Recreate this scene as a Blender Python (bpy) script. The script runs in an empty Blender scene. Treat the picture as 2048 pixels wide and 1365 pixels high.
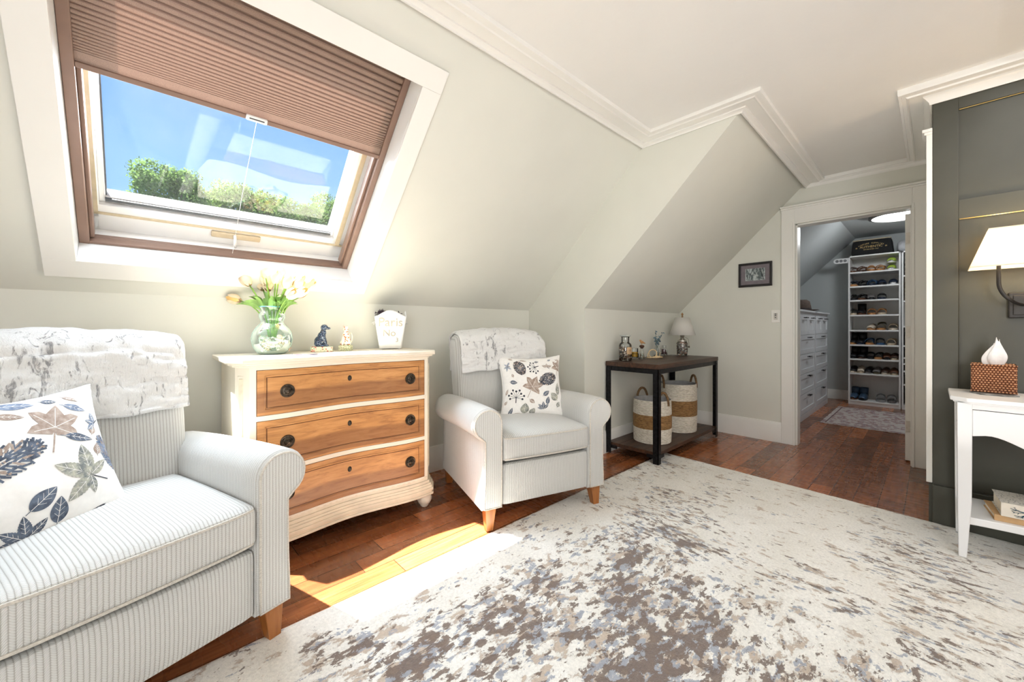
import bpy, bmesh, math, random
from math import sin, cos, pi, sqrt, radians
from mathutils import Vector, Matrix, noise
R = random.Random(7)
COL = bpy.context.scene.collection

# ---------------------------------------------------------------- objects
def props(o, label=None, cat=None, group=None, kind=None):
    if label: o['label'] = label
    if cat: o['category'] = cat
    if group: o['group'] = group
    if kind: o['kind'] = kind
    return o

def empty(name, loc=(0, 0, 0), rz=0, label=None, cat=None, group=None, kind=None, rot=None):
    o = bpy.data.objects.new(name, None)
    COL.objects.link(o)
    o.location = loc
    o.rotation_euler = rot if rot else (0, 0, rz)
    o.empty_display_size = .05
    return props(o, label, cat, group, kind)

def copy_tree(o, parent=None):
    c = o.copy(); COL.objects.link(c)
    if parent: c.parent = parent
    for ch in list(o.children): copy_tree(ch, c)
    return c

class MB:
    def __init__(s): s.v = []; s.f = []; s.mi = []; s.m = 0
    def add(s, vs, fs):
        n = len(s.v); s.v += [tuple(p) for p in vs]
        s.f += [tuple(i + n for i in f) for f in fs]; s.mi += [s.m] * len(fs); return s
    def box(s, x0, x1, y0, y1, z0, z1, M=None):
        vs = [Vector((x, y, z)) for x in (x0, x1) for y in (y0, y1) for z in (z0, z1)]
        if M: vs = [M @ p for p in vs]
        return s.add(vs, [(0, 1, 3, 2), (4, 6, 7, 5), (0, 4, 5, 1), (2, 3, 7, 6), (0, 2, 6, 4), (1, 5, 7, 3)])
    def quad(s, *p): return s.add(p, [tuple(range(len(p)))])
    def lathe(s, prof, c=(0, 0, 0), n=32, cap=True, M=None, a0=0):
        vs = []; fs = []; k = len(prof)
        for i in range(n):
            a = 2 * pi * i / n + a0
            for r, z in prof:
                p = Vector((r * cos(a), r * sin(a), z))
                if M: p = M @ p
                vs.append(p + Vector(c))
        for i in range(n):
            j = (i + 1) % n
            for q in range(k - 1): fs.append((i * k + q, j * k + q, j * k + q + 1, i * k + q + 1))
        if cap:
            fs.append(tuple(i * k for i in reversed(range(n)))); fs.append(tuple(i * k + k - 1 for i in range(n)))
        return s.add(vs, fs)
    def tube(s, pts, r, n=8, closed=False, cap=True, sy=1.0):
        pts = [Vector(p) for p in pts]; k = len(pts)
        rr = r if isinstance(r, (list, tuple)) else [r] * k
        vs = []; prev = None
        for i, p in enumerate(pts):
            if closed: t = pts[(i + 1) % k] - pts[i - 1]
            else: t = pts[min(i + 1, k - 1)] - pts[max(i - 1, 0)]
            if t.length < 1e-9: t = Vector((0, 0, 1))
            t.normalize()
            if prev is None:
                ref = Vector((0, 0, 1)) if abs(t.z) < .9 else Vector((1, 0, 0))
                a = t.cross(ref).normalized()
            else:
                a = prev - t * prev.dot(t)
                a = a.normalized() if a.length > 1e-6 else t.orthogonal().normalized()
            prev = a; b = t.cross(a)
            for q in range(n):
                w = 2 * pi * q / n
                vs.append(p + a * rr[i] * cos(w) + b * rr[i] * sy * sin(w))
        fs = []
        for i in range(k if closed else k - 1):
            j = (i + 1) % k
            for q in range(n):
                w = (q + 1) % n; fs.append((i * n + q, i * n + w, j * n + w, j * n + q))
        if cap and not closed:
            fs.append(tuple(reversed(range(n)))); fs.append(tuple((k - 1) * n + q for q in range(n)))
        return s.add(vs, fs)
    def grid(s, nu, nv, fn, wrap=False):
        vs = [fn(i / nu, j / nv) for i in range(nu + 1) for j in range(nv + 1)]
        m = nv + 1
        return s.add(vs, [(i * m + j, (i + 1) * m + j, (i + 1) * m + j + 1, i * m + j + 1) for i in range(nu) for j in range(nv)])
    def prism(s, poly, a0, a1, axis='x', M=None):
        """poly: (p,q) points; axis x -> (a,p,q), y -> (p,a,q), z -> (p,q,a)"""
        mk = {'x': lambda a, p: (a, p[0], p[1]), 'y': lambda a, p: (p[0], a, p[1]), 'z': lambda a, p: (p[0], p[1], a)}[axis]
        n = len(poly); vs = [Vector(mk(a0, p)) for p in poly] + [Vector(mk(a1, p)) for p in poly]
        if M: vs = [M @ p for p in vs]
        return s.add(vs, [tuple(range(n)), tuple(reversed(range(n, 2 * n)))] + [(i, (i + 1) % n, (i + 1) % n + n, i + n) for i in range(n)])
    def sweep(s, path, prof, closed=False):
        """path: horizontal points with (x,y); prof: (d,z) d = offset to the left-hand side of travel"""
        P = [Vector((p[0], p[1])) for p in path]; k = len(P); vs = []
        for i in range(k):
            if i == 0: d0 = d1 = (P[1] - P[0]).normalized()
            elif i == k - 1: d0 = d1 = (P[-1] - P[-2]).normalized()
            else: d0 = (P[i] - P[i - 1]).normalized(); d1 = (P[i + 1] - P[i]).normalized()
            n0 = Vector((-d0.y, d0.x)); n1 = Vector((-d1.y, d1.x)); m = n0 + n1
            m = m / max(m.dot(n0), .2)
            for d, z in prof: vs.append((P[i].x + m.x * d, P[i].y + m.y * d, z))
        q = len(prof)
        return s.add(vs, [(i * q + j, (i + 1) * q + j, (i + 1) * q + j + 1, i * q + j + 1) for i in range(k - 1) for j in range(q - 1)])
    def sphere(s, c, r, n=12, m=8, sc=(1, 1, 1)):
        return s.lathe([(max(1e-4, r * sin(pi * i / m)) , -r * cos(pi * i / m) * sc[2]) for i in range(m + 1)], c, n, True, Matrix.Diagonal((sc[0], sc[1], 1)).to_3x3())
    def build(s, name, mats, parent=None, smooth=None, bevel=0, seg=2, sub=0, solid=0, label=None, cat=None, group=None, kind=None, loc=None, recalc=True, merge=0):
        me = bpy.data.meshes.new(name)
        me.from_pydata(s.v, [], s.f)
        mats = mats if isinstance(mats, (list, tuple)) else [mats]
        for m in mats: me.materials.append(m)
        if len(mats) > 1: me.polygons.foreach_set('material_index', s.mi)
        bm = bmesh.new(); bm.from_mesh(me)
        if merge: bmesh.ops.remove_doubles(bm, verts=bm.verts, dist=merge)
        if recalc: bmesh.ops.recalc_face_normals(bm, faces=bm.faces)
        if smooth is not None:
            for f in bm.faces: f.smooth = True
            for e in bm.edges:
                if len(e.link_faces) == 2 and e.calc_face_angle(0) > radians(smooth): e.smooth = False
        bm.to_mesh(me); bm.free()
        o = bpy.data.objects.new(name, me); COL.objects.link(o)
        if parent: o.parent = parent
        if loc: o.location = loc
        if bevel:
            b = o.modifiers.new('b', 'BEVEL'); b.width = bevel; b.segments = seg; b.limit_method = 'ANGLE'; b.angle_limit = radians(35); b.harden_normals = False
            if smooth is None:
                for p in me.polygons: p.use_smooth = False
        if sub:
            m = o.modifiers.new('s', 'SUBSURF'); m.levels = sub; m.render_levels = sub
        if solid:
            m = o.modifiers.new('t', 'SOLIDIFY'); m.thickness = solid; m.offset = 0
        return props(o, label, cat, group, kind)

def rounded(half, r, nx=8, ny=8, nz=8, fn=None, c=(0, 0, 0)):
    """rounded box surface as (verts, faces); fn deforms"""
    hx, hy, hz = half; b = MB(); c = Vector(c)
    def put(p):
        q = Vector((p[0] * hx, p[1] * hy, p[2] * hz))
        i = Vector((max(-hx + r, min(hx - r, q.x)), max(-hy + r, min(hy - r, q.y)), max(-hz + r, min(hz - r, q.z))))
        d = q - i
        if d.length > 1e-9: q = i + d.normalized() * r
        q = Vector(fn(q)) if fn else q
        return q + c
    def w(t): return sin((t * 2 - 1) * pi / 2) * .35 + (t * 2 - 1) * .65
    for ax, (na, nb) in ((0, (ny, nz)), (1, (nz, nx)), (2, (nx, ny))):
        for sg in (-1, 1):
            def g(u, v):
                p = [0, 0, 0]; p[ax] = sg; p[(ax + 1) % 3] = w(u) * sg; p[(ax + 2) % 3] = w(v); return put(p)
            b.grid(na, nb, g)
    return b

# ---------------------------------------------------------------- materials
def newmat(name):
    m = bpy.data.materials.new(name); m.use_nodes = True
    nt = m.node_tree; nt.nodes.clear()
    out = nt.nodes.new('ShaderNodeOutputMaterial')
    return m, nt, out
def N(nt, t, **kw):
    n = nt.nodes.new('ShaderNode' + t)
    for k, v in kw.items():
        if k in n.bl_rna.properties.keys() and k not in ('inputs',): setattr(n, k, v)
        else: n.inputs[k].default_value = v
    return n
def L(nt, a, b): nt.links.new(a, b)
def mth(nt, op, a, b=None, clamp=False):
    n = nt.nodes.new('ShaderNodeMath'); n.operation = op; n.use_clamp = clamp
    for i, x in enumerate((a, b)):
        if x is None: continue
        if isinstance(x, (int, float)): n.inputs[i].default_value = x
        else: nt.links.new(x, n.inputs[i])
    return n.outputs[0]
def mix(nt, f, a, b):
    n = nt.nodes.new('ShaderNodeMix'); n.data_type = 'RGBA'
    for i, x in ((0, f), (6, a), (7, b)):
        if isinstance(x, (int, float)): n.inputs[i].default_value = x
        elif isinstance(x, (tuple, list)): n.inputs[i].default_value = (*x, 1) if len(x) == 3 else x
        else: nt.links.new(x, n.inputs[i])
    return n.outputs[2]
def ramp(nt, f, stops, interp='LINEAR'):
    n = nt.nodes.new('ShaderNodeValToRGB'); n.color_ramp.interpolation = interp; e = n.color_ramp.elements
    while len(e) < len(stops): e.new(.5)
    for i, (p, c) in enumerate(stops):
        e[i].position = p; c = (c, c, c) if isinstance(c, (int, float)) else c; e[i].color = (*c, 1)
    nt.links.new(f, n.inputs[0]); return n.outputs[0]
def coords(nt, kind='Object', scale=(1, 1, 1), rot=(0, 0, 0), loc=(0, 0, 0)):
    tc = nt.nodes.new('ShaderNodeTexCoord'); mp = nt.nodes.new('ShaderNodeMapping')
    mp.inputs['Scale'].default_value = scale; mp.inputs['Rotation'].default_value = rot; mp.inputs['Location'].default_value = loc
    nt.links.new(tc.outputs[kind], mp.inputs[0]); return mp.outputs[0]
def noisen(nt, vec, scale, detail=3, rough=.5, dist=0):
    n = nt.nodes.new('ShaderNodeTexNoise'); n.inputs['Scale'].default_value = scale; n.inputs['Detail'].default_value = detail
    n.inputs['Roughness'].default_value = rough; n.inputs['Distortion'].default_value = dist
    nt.links.new(vec, n.inputs['Vector']); return n.outputs[0]
def bsdf(nt, out, color, rough=.5, metal=0, bump=None, bstr=.3, bdist=.002, **kw):
    b = nt.nodes.new('ShaderNodeBsdfPrincipled')
    for key, x in (('Base Color', color), ('Roughness', rough), ('Metallic', metal)):
        if isinstance(x, (tuple, list)): b.inputs[key].default_value = (*x, 1)
        elif isinstance(x, (int, float)): b.inputs[key].default_value = x
        else: nt.links.new(x, b.inputs[key])
    for k, v in kw.items():
        b.inputs[k.replace('_', ' ')].default_value = v if not (isinstance(v, tuple) and len(v) == 3) else ((*v, 1) if 'Color' in k or 'Tint' in k else v)
    if bump is not None:
        bn = nt.nodes.new('ShaderNodeBump'); bn.inputs['Strength'].default_value = bstr; bn.inputs['Distance'].default_value = bdist
        nt.links.new(bump, bn.inputs['Height']); nt.links.new(bn.outputs[0], b.inputs['Normal'])
    nt.links.new(b.outputs[0], out.inputs[0]); return b
def lin(r, g, b): return tuple(((c / 255) / 12.92 if c / 255 <= .04045 else ((c / 255 + .055) / 1.055) ** 2.4) for c in (r, g, b))
_mc = {}
def plain(name, color, rough=.5, metal=0, var=.06, nscale=30, bstr=.1, bdist=.001, bscale=200, **kw):
    if name in _mc: return _mc[name]
    m, nt, out = newmat(name); v = coords(nt)
    n = noisen(nt, v, nscale, 3)
    d = tuple(max(0, c * (1 - var * 2)) for c in color); l = tuple(min(1, c * (1 + var)) for c in color)
    c = ramp(nt, n, [(.3, d), (.7, l)])
    bsdf(nt, out, c, rough, metal, noisen(nt, v, bscale, 2), bstr, bdist, **kw)
    _mc[name] = m; return m

wall_mat = plain('wall_paint', (.738, .740, .672), .62, var=.012, nscale=3, bstr=.08, bscale=350)
ceil_mat = plain('ceiling_paint', (.84, .83, .80), .6, var=.01, nscale=3, bstr=.25, bdist=.004, bscale=26)
trim_mat = plain('trim_paint', (.86, .85, .81), .3, var=.01, nscale=4, bstr=.03)
green_mat = plain('green_paint', (.062, .062, .047), .38, var=.05, nscale=6, bstr=.15, bscale=260)
closet_mat = plain('closet_paint', (.50, .53, .53), .5, var=.01, nscale=3)
white_lam = plain('white_laminate', (.80, .80, .79), .35, var=.01, nscale=3)
black_mtl = plain('black_metal', (.018, .018, .02), .42, .7, var=.3, nscale=40, bstr=.2)
bronze = plain('dark_bronze', (.075, .058, .042), .30, .85, var=.4, nscale=80)
brass = plain('brass', (.62, .44, .16), .3, .9)
nickel = plain('nickel', (.55, .52, .47), .35, .9)

def glass_mat(name, tint=(1, 1, 1), alpha=.12, rough=.02, white=0.0, wcol=(.8, .8, .8)):
    """thin real glass: mostly see-through with a fresnel sheen"""
    m, nt, out = newmat(name)
    tr = N(nt, 'BsdfTransparent'); tr.inputs[0].default_value = (*tint, 1)
    gl = N(nt, 'BsdfGlossy'); gl.inputs['Roughness'].default_value = rough
    fr = N(nt, 'Fresnel'); fr.inputs[0].default_value = 1.45
    mx = N(nt, 'MixShader'); L(nt, mth(nt, 'ADD', fr.outputs[0], alpha * .3, True), mx.inputs[0]); L(nt, tr.outputs[0], mx.inputs[1]); L(nt, gl.outputs[0], mx.inputs[2])
    last = mx
    if white:
        df = N(nt, 'BsdfDiffuse'); df.inputs[0].default_value = (*wcol, 1)
        m2 = N(nt, 'MixShader'); m2.inputs[0].default_value = white; L(nt, mx.outputs[0], m2.inputs[1]); L(nt, df.outputs[0], m2.inputs[2]); last = m2
    L(nt, last.outputs[0], out.inputs[0]); return m
pane_glass = glass_mat('window_glass', (.97, .99, 1), .02)
clear_glass = glass_mat('clear_glass', (.93, .95, .94), .25)

def floor_material():
    m, nt, out = newmat('hardwood_planks')
    v = coords(nt)
    br = nt.nodes.new('ShaderNodeTexBrick'); L(nt, v, br.inputs['Vector'])
    br.inputs['Scale'].default_value = 1; br.inputs['Brick Width'].default_value = 1.15; br.inputs['Row Height'].default_value = .116
    br.inputs['Mortar Size'].default_value = .0018; br.inputs['Mortar Smooth'].default_value = .2
    br.inputs['Color1'].default_value = (.30, .30, .30, 1); br.inputs['Color2'].default_value = (.95, .95, .95, 1); br.inputs['Mortar'].default_value = (0, 0, 0, 1)
    br.offset = .37; br.offset_frequency = 3; br.squash = .75; br.squash_frequency = 2; br.inputs['Bias'].default_value = 0
    g = noisen(nt, coords(nt, scale=(1.3, 24, 1)), 3, 3, .5, .3)
    g2 = noisen(nt, coords(nt, scale=(1, 5, 1)), 4, 4)
    wood = ramp(nt, g, [(.25, lin(124, 70, 40)), (.5, lin(148, 88, 52)), (.78, lin(170, 108, 66))])
    t = mth(nt, 'ADD', mth(nt, 'MULTIPLY', br.outputs[0], .85), mth(nt, 'MULTIPLY', g2, .3))
    sh = ramp(nt, t, [(.40, .48), (.92, 1.40)])
    c = N(nt, 'Mix', data_type='RGBA', blend_type='MULTIPLY'); c.inputs[0].default_value = 1; L(nt, wood, c.inputs[6]); L(nt, sh, c.inputs[7])
    c2 = mix(nt, br.outputs['Fac'], c.outputs[2], (.03, .012, .006))
    scr = noisen(nt, coords(nt, scale=(14, 4, 1)), 2, 2, .5)
    h = mth(nt, 'SUBTRACT', mth(nt, 'ADD', mth(nt, 'MULTIPLY', scr, .12), mth(nt, 'MULTIPLY', g, .12)), mth(nt, 'MULTIPLY', br.outputs['Fac'], .35))
    r = ramp(nt, scr, [(.3, .24), (.8, .32)])
    bsdf(nt, out, c2, r, 0, h, .25, .003, Coat_Weight=.2, Coat_Roughness=.15)
    return m

def rug_material():
    m, nt, out = newmat('abstract_rug_pile')
    tc = nt.nodes.new('ShaderNodeTexCoord'); sp = nt.nodes.new('ShaderNodeSeparateXYZ'); L(nt, tc.outputs['Object'], sp.inputs[0])
    def cover(x, y, sx, sy, a):
        dx = mth(nt, 'DIVIDE', mth(nt, 'SUBTRACT', sp.outputs[0], x), sx); dy = mth(nt, 'DIVIDE', mth(nt, 'SUBTRACT', sp.outputs[1], y), sy)
        d = mth(nt, 'ADD', mth(nt, 'MULTIPLY', dx, dx), mth(nt, 'MULTIPLY', dy, dy))
        return mth(nt, 'MULTIPLY', mth(nt, 'POWER', 2.718, mth(nt, 'MULTIPLY', d, -1.0)), a)
    cov = None
    for a in ((1.40, .78, .85, .50, .098), (2.15, 1.05, .5, .26, .075), (2.9, 1.52, .5, .14, .08), (.8, 1.1, .4, .22, .06), (.35, 1.25, .35, .2, .05), (1.15, .45, .5, .35, .09), (2.6, .05, .6, .25, .06), (1.7, .0, .6, .25, .06), (2.5, .62, .35, .28, -.06)):
        c = cover(*a); cov = c if cov is None else mth(nt, 'ADD', cov, c)
    vx = coords(nt, scale=(1, 1.7, 1), rot=(0, 0, .12)); vy = coords(nt, scale=(1.9, 1, 1), rot=(0, 0, -.1))
    sel = ramp(nt, mth(nt, 'MULTIPLY', sp.outputs[0], .3), [(.50, 0), (.62, 1)])
    def n2(s, d, off):
        a = noisen(nt, coords(nt, scale=(1, 1.7, 1), rot=(0, 0, .12), loc=off), s, d, .68, .25); b = noisen(nt, coords(nt, scale=(2.2, 1, 1), rot=(0, 0, -.1), loc=off), s, d, .68, .25)
        mm = nt.nodes.new('ShaderNodeMix'); L(nt, sel, mm.inputs[0]); L(nt, a, mm.inputs[2]); L(nt, b, mm.inputs[3]); return mm.outputs[0]
    big = n2(3.4, 3, (3, 1, 0))
    cov = mth(nt, 'ADD', cov, mth(nt, 'MULTIPLY', mth(nt, 'SUBTRACT', big, .5), .42))
    fine = n2(18, 9, (0, 0, 0)); fine2 = n2(16, 9, (7, 3, 2)); fine3 = n2(12, 9, (1, 9, 4))
    brown = ramp(nt, mth(nt, 'ADD', fine, cov), [(.632, 0), (.645, 1)])
    blue = ramp(nt, mth(nt, 'ADD', fine2, cov), [(.636, 0), (.655, 1)])
    tan = ramp(nt, mth(nt, 'ADD', fine3, mth(nt, 'MULTIPLY', cov, .7)), [(.585, 0), (.62, 1)])
    cr = ramp(nt, noisen(nt, tc.outputs['Object'], 5, 4), [(.3, lin(238, 234, 224)), (.7, lin(250, 247, 240))])
    c = mix(nt, mth(nt, 'MULTIPLY', tan, .8), cr, lin(190, 168, 146))
    c = mix(nt, mth(nt, 'MULTIPLY', blue, .9), c, lin(160, 166, 178))
    c = mix(nt, mth(nt, 'MULTIPLY', brown, .92), c, lin(118, 98, 84))
    pile = noisen(nt, tc.outputs['Object'], 420, 2, .7); tuft = noisen(nt, tc.outputs['Object'], 90, 3, .6)
    sh = ramp(nt, mth(nt, 'ADD', mth(nt, 'MULTIPLY', pile, .5), mth(nt, 'MULTIPLY', tuft, .5)), [(.35, .78), (.62, 1.05)])
    mm = N(nt, 'Mix', data_type='RGBA', blend_type='MULTIPLY'); mm.inputs[0].default_value = 1; L(nt, c, mm.inputs[6]); L(nt, sh, mm.inputs[7])
    h = mth(nt, 'ADD', mth(nt, 'ADD', pile, tuft), mth(nt, 'MULTIPLY', mth(nt, 'ADD', brown, tan), -.9))
    bsdf(nt, out, mm.outputs[2], .95, 0, h, .6, .006, Sheen_Weight=.3, Sheen_Roughness=.5)
    return m

def rib_material(name, ax, period=.0105, base=(211, 211, 208), dark=(166, 163, 157)):
    """chevron-rib upholstery: ribs counted along local axis ax (0 = x, 1 = y)"""
    m, nt, out = newmat(name)
    tc = nt.nodes.new('ShaderNodeTexCoord'); sp = nt.nodes.new('ShaderNodeSeparateXYZ'); L(nt, tc.outputs['Object'], sp.inputs[0])
    x = sp.outputs[ax]; v = mth(nt, 'ADD', sp.outputs[1 - ax], sp.outputs[2])
    n = noisen(nt, tc.outputs['Object'], 9, 2); x = mth(nt, 'ADD', x, mth(nt, 'MULTIPLY', n, .003))
    rib = mth(nt, 'ABSOLUTE', mth(nt, 'SINE', mth(nt, 'MULTIPLY', x, pi / period)))
    tri = mth(nt, 'PINGPONG', x, period)
    tw = mth(nt, 'ADD', mth(nt, 'MULTIPLY', mth(nt, 'SINE', mth(nt, 'MULTIPLY', mth(nt, 'ADD', v, mth(nt, 'MULTIPLY', tri, .9)), 2 * pi / .0062)), .5), .5)
    r2 = mth(nt, 'POWER', rib, .6)
    h = mth(nt, 'MULTIPLY', r2, mth(nt, 'ADD', mth(nt, 'MULTIPLY', tw, .5), .5))
    fz = noisen(nt, tc.outputs['Object'], 600, 2)
    hh = mth(nt, 'ADD', h, mth(nt, 'MULTIPLY', fz, .2))
    c = ramp(nt, h, [(.10, lin(*dark)), (.60, lin(*base))])
    bsdf(nt, out, c, .9, 0, hh, .55, .003, Sheen_Weight=.35, Sheen_Roughness=.4)
    return m
fabX = rib_material('ribbed_upholstery', 0)
fabY = rib_material('ribbed_upholstery_side', 1)
weltm = plain('welt_cord', lin(206, 200, 190), .9, var=.1, nscale=200, bstr=.5)

def wood_material(name, cols, scale=(1, 1, 1), stretch=(2, 22, 22), rough=.4, band=None, coat=.1, bs=.15):
    m, nt, out = newmat(name)
    v = coords(nt, scale=stretch)
    g = noisen(nt, v, 2.2, 6, .62, .5)
    c = ramp(nt, g, [(.25, cols[0]), (.5, cols[1]), (.78, cols[2])])
    if band:
        tc = nt.nodes.new('ShaderNodeTexCoord'); sp = nt.nodes.new('ShaderNodeSeparateXYZ'); L(nt, tc.outputs['Object'], sp.inputs[0])
        wv = mth(nt, 'ADD', sp.outputs[2], mth(nt, 'MULTIPLY', noisen(nt, coords(nt, scale=(1.5, 1, 1)), 2, 1), .02))
        f = ramp(nt, mth(nt, 'FRACT', mth(nt, 'MULTIPLY', mth(nt, 'ADD', wv, band[0]), band[1])), [(0, 0), (.02, 1), (.36, 1), (.42, 0)])
        f = mth(nt, 'MULTIPLY', f, .55)
        c = mix(nt, f, c, cols[3])
    k = noisen(nt, coords(nt, scale=(4, 4, 7)), 2.5, 2)
    c = mix(nt, ramp(nt, k, [(.70, 0), (.78, .6)]), c, cols[0])
    bsdf(nt, out, c, rough, 0, g, bs, .002, Coat_Weight=coat, Coat_Roughness=.2)
    return m
honey = wood_material('honey_walnut', [lin(146, 96, 54), lin(194, 138, 80), lin(214, 160, 102), lin(114, 70, 42)], band=(.035, 4.0))
leg_wood = wood_material('leg_wood', [lin(120, 70, 30), lin(158, 98, 48), lin(178, 118, 62)], stretch=(22, 22, 2), rough=.35)
dark_wood = wood_material('dark_plank_wood', [lin(34, 20, 14), lin(66, 42, 28), lin(96, 62, 40)], stretch=(2, 20, 20), rough=.45)
cream = plain('antique_cream_paint', lin(236, 228, 210), .45, var=.03, nscale=7, bstr=.1)
def fur_material():
    m, nt, out = newmat('carved_faux_fur')
    tc = nt.nodes.new('ShaderNodeTexCoord')
    a = noisen(nt, coords(nt, scale=(26, 26, 7), rot=(0, .9, 0)), 1.5, 4, .65, 1.2)
    hair = noisen(nt, coords(nt, scale=(60, 60, 14), rot=(0, .7, 0)), 4, 4, .7, .4); big = noisen(nt, tc.outputs['Object'], 5, 2)
    st = ramp(nt, mth(nt, 'ADD', a, mth(nt, 'MULTIPLY', mth(nt, 'SUBTRACT', big, .5), .35)), [(.33, 0), (.42, 1)])
    t = mth(nt, 'ADD', mth(nt, 'MULTIPLY', st, .4), mth(nt, 'MULTIPLY', hair, .6))
    c = ramp(nt, t, [(.22, lin(142, 142, 144)), (.50, lin(212, 211, 210)), (.66, lin(236, 236, 234))])
    bsdf(nt, out, c, .95, 0, t, .8, .012, Sheen_Weight=.5, Sheen_Roughness=.4)
    return m
fur = fur_material()
# ---------------------------------------------------------------- room shell
S2 = sqrt(2); CZ = 2.435; YK = 2.61; X1 = 2.66; Y2 = 1.967; XD = 4.44; XH = 3.24
def W(x, s, n): c = 3.87 + n * S2; return (x, c / 2 - s / S2, c / 2 + s / S2)
WM = Matrix(((1, 0, 0, 0), (0, -1 / S2, 1 / S2, 1.935), (0, 1 / S2, 1 / S2, 1.935), (0, 0, 0, 1)))
def struct(name, b, m, parent=None, **k):
    return b.build(name, m, parent, kind=None if parent else 'structure', **k)
OX0, OX1, OS0, OS1 = -.21, .95, -.77, .425
floor = struct('floor', MB().box(-2.4, 7.8, -4, 2.62, -.05, 0), floor_material())
struct('ceiling', MB().quad((-2.4, -4, CZ), (X1, -4, CZ), (X1, 1.435, CZ), (-2.4, 1.435, CZ)).quad((X1, -4, CZ), (XD + .06, -4, CZ), (XD + .06, .79, CZ), (X1, .79, CZ)), ceil_mat)
struct('wall_window', MB().quad((-2.4, YK, 0), (X1, YK, 0), (X1, YK, 1.26), (-2.4, YK, 1.26)), wall_mat)
b = MB(); s0, s1 = -.9546, .7071
b.quad(W(-2.4, s0, 0), W(OX0, s0, 0), W(OX0, s1, 0), W(-2.4, s1, 0)); b.quad(W(OX1, s0, 0), W(X1, s0, 0), W(X1, s1, 0), W(OX1, s1, 0))
b.quad(W(OX0, s0, 0), W(OX1, s0, 0), W(OX1, OS0, 0), W(OX0, OS0, 0)); b.quad(W(OX0, OS1, 0), W(OX1, OS1, 0), W(OX1, s1, 0), W(OX0, s1, 0))
struct('wall_slope', b, wall_mat)
struct('wall_cheek', MB().quad((X1, YK, 0), (X1, YK, 1.26), (X1, 1.435, CZ), (X1, .79, CZ), (X1, Y2, 1.258), (X1, Y2, 0)), wall_mat)
struct('wall_alcove', MB().quad((X1, Y2, 0), (XD + .06, Y2, 0), (XD + .06, Y2, 1.258), (X1, Y2, 1.258)), wall_mat)
struct('wall_alcove_slope', MB().quad((X1, Y2, 1.258), (XD + .06, Y2, 1.258), (XD + .06, .79, CZ), (X1, .79, CZ)), wall_mat)
DY0, DY1, DZ = .112, .872, 2.063
b = MB(); b.box(XD, XD + .115, DY1, 2.0, 0, DZ); b.m = 0
b.v = []; b.f = []; b.mi = []
for xx in (XD, XD + .115):
    b.quad((xx, DY1, 0), (xx, Y2, 0), (xx, Y2, 1.258), (xx, 3.225 - DZ, DZ), (xx, DY1, DZ))
    b.quad((xx, 0, DZ), (xx, 3.225 - DZ, DZ), (xx, .79, CZ), (xx, 0, CZ)); b.quad((xx, 0, 0), (xx, DY0, 0), (xx, DY0, DZ), (xx, 0, DZ))
b.quad((XD, DY1, 0), (XD + .115, DY1, 0), (XD + .115, DY1, DZ), (XD, DY1, DZ)); b.quad((XD, DY0, 0), (XD + .115, DY0, 0), (XD + .115, DY0, DZ), (XD, DY0, DZ)); b.quad((XD, DY0, DZ), (XD + .115, DY0, DZ), (XD + .115, DY1, DZ), (XD, DY1, DZ))
struct('wall_door', b, wall_mat)
struct('wall_passage', MB().quad((XH, 0, 0), (XD, 0, 0), (XD, 0, CZ), (XH, 0, CZ)), wall_mat)
# headboard wall: dark green board-and-panel
b = MB(); b.quad((XH + .012, 0, 0), (XH + .012, -4, 0), (XH + .012, -4, CZ), (XH + .012, 0, CZ))
wh = struct('wall_headboard', b, green_mat)
def bb(*a): return MB().box(*a)
for a in ((XH, XH + .012, -.097, -.0005, .2, 2.37), (XH, XH + .012, -4, -.097, 2.292, 2.37), (XH, XH + .012, -4, -.097, 1.692, 1.796)):
    bb(*a).build('panel_stile' if a[4] == .2 else 'panel_rail', green_mat, wh, bevel=.002)
b = MB()
MB().tube([(XH + .003, -.1, .25), (XH + .003, -.1, 1.69)], .0018, 6).build('panel_bead', green_mat, wh)
for p, q in (((XH + .002, -.1, 1.690), (XH + .002, -4, 1.690)), ((XH + .004, -.1, 2.289), (XH + .004, -4, 2.289))): b.tube([p, q], .0012 if p[1] == q[1] else .0022, 6)
b.build('brass_bead', brass, wh)
struct('baseboard_headboard', MB().prism([(-.0, 0), (-.0, .22), (-4, .22), (-4, 0)], XH - .022, XH + .012, 'x'), green_mat, bevel=.004)
struct('wall_left', MB().quad((-2.4, -4, 0), (-2.4, YK, 0), (-2.4, YK, 1.26), (-2.4, 1.435, CZ), (-2.4, -4, CZ)), wall_mat)
struct('wall_back', MB().quad((-2.4, -4, 0), (XH, -4, 0), (XH, -4, CZ), (-2.4, -4, CZ)), wall_mat)
# closet shell
b = MB(); b.quad((XD + .115, Y2, 0), (7.8, Y2, 0), (7.8, Y2, 1.258), (XD + .115, Y2, 1.258)); struct('wall_closet_knee', b, closet_mat)
struct('wall_closet_slope', MB().quad((XD + .115, Y2, 1.258), (7.8, Y2, 1.258), (7.8, .79, CZ), (XD + .115, .79, CZ)), closet_mat)
struct('wall_closet_back', MB().quad((7.8, Y2, 0), (7.8, Y2, 1.258), (7.8, .79, CZ), (7.8, -1.2, CZ), (7.8, -1.2, 0)), closet_mat)
struct('wall_closet_side', MB().quad((XD + .115, -1.2, 0), (7.8, -1.2, 0), (7.8, -1.2, CZ), (XD + .115, -1.2, CZ)), closet_mat)
struct('wall_closet_front', MB().quad((XD + .118, -1.2, 0), (XD + .118, 0, 0), (XD + .118, 0, CZ), (XD + .118, -1.2, CZ)), closet_mat)
struct('ceiling_closet', MB().quad((XD + .115, -1.2, CZ), (7.8, -1.2, CZ), (7.8, .79, CZ), (XD + .115, .79, CZ)), closet_mat)
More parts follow.
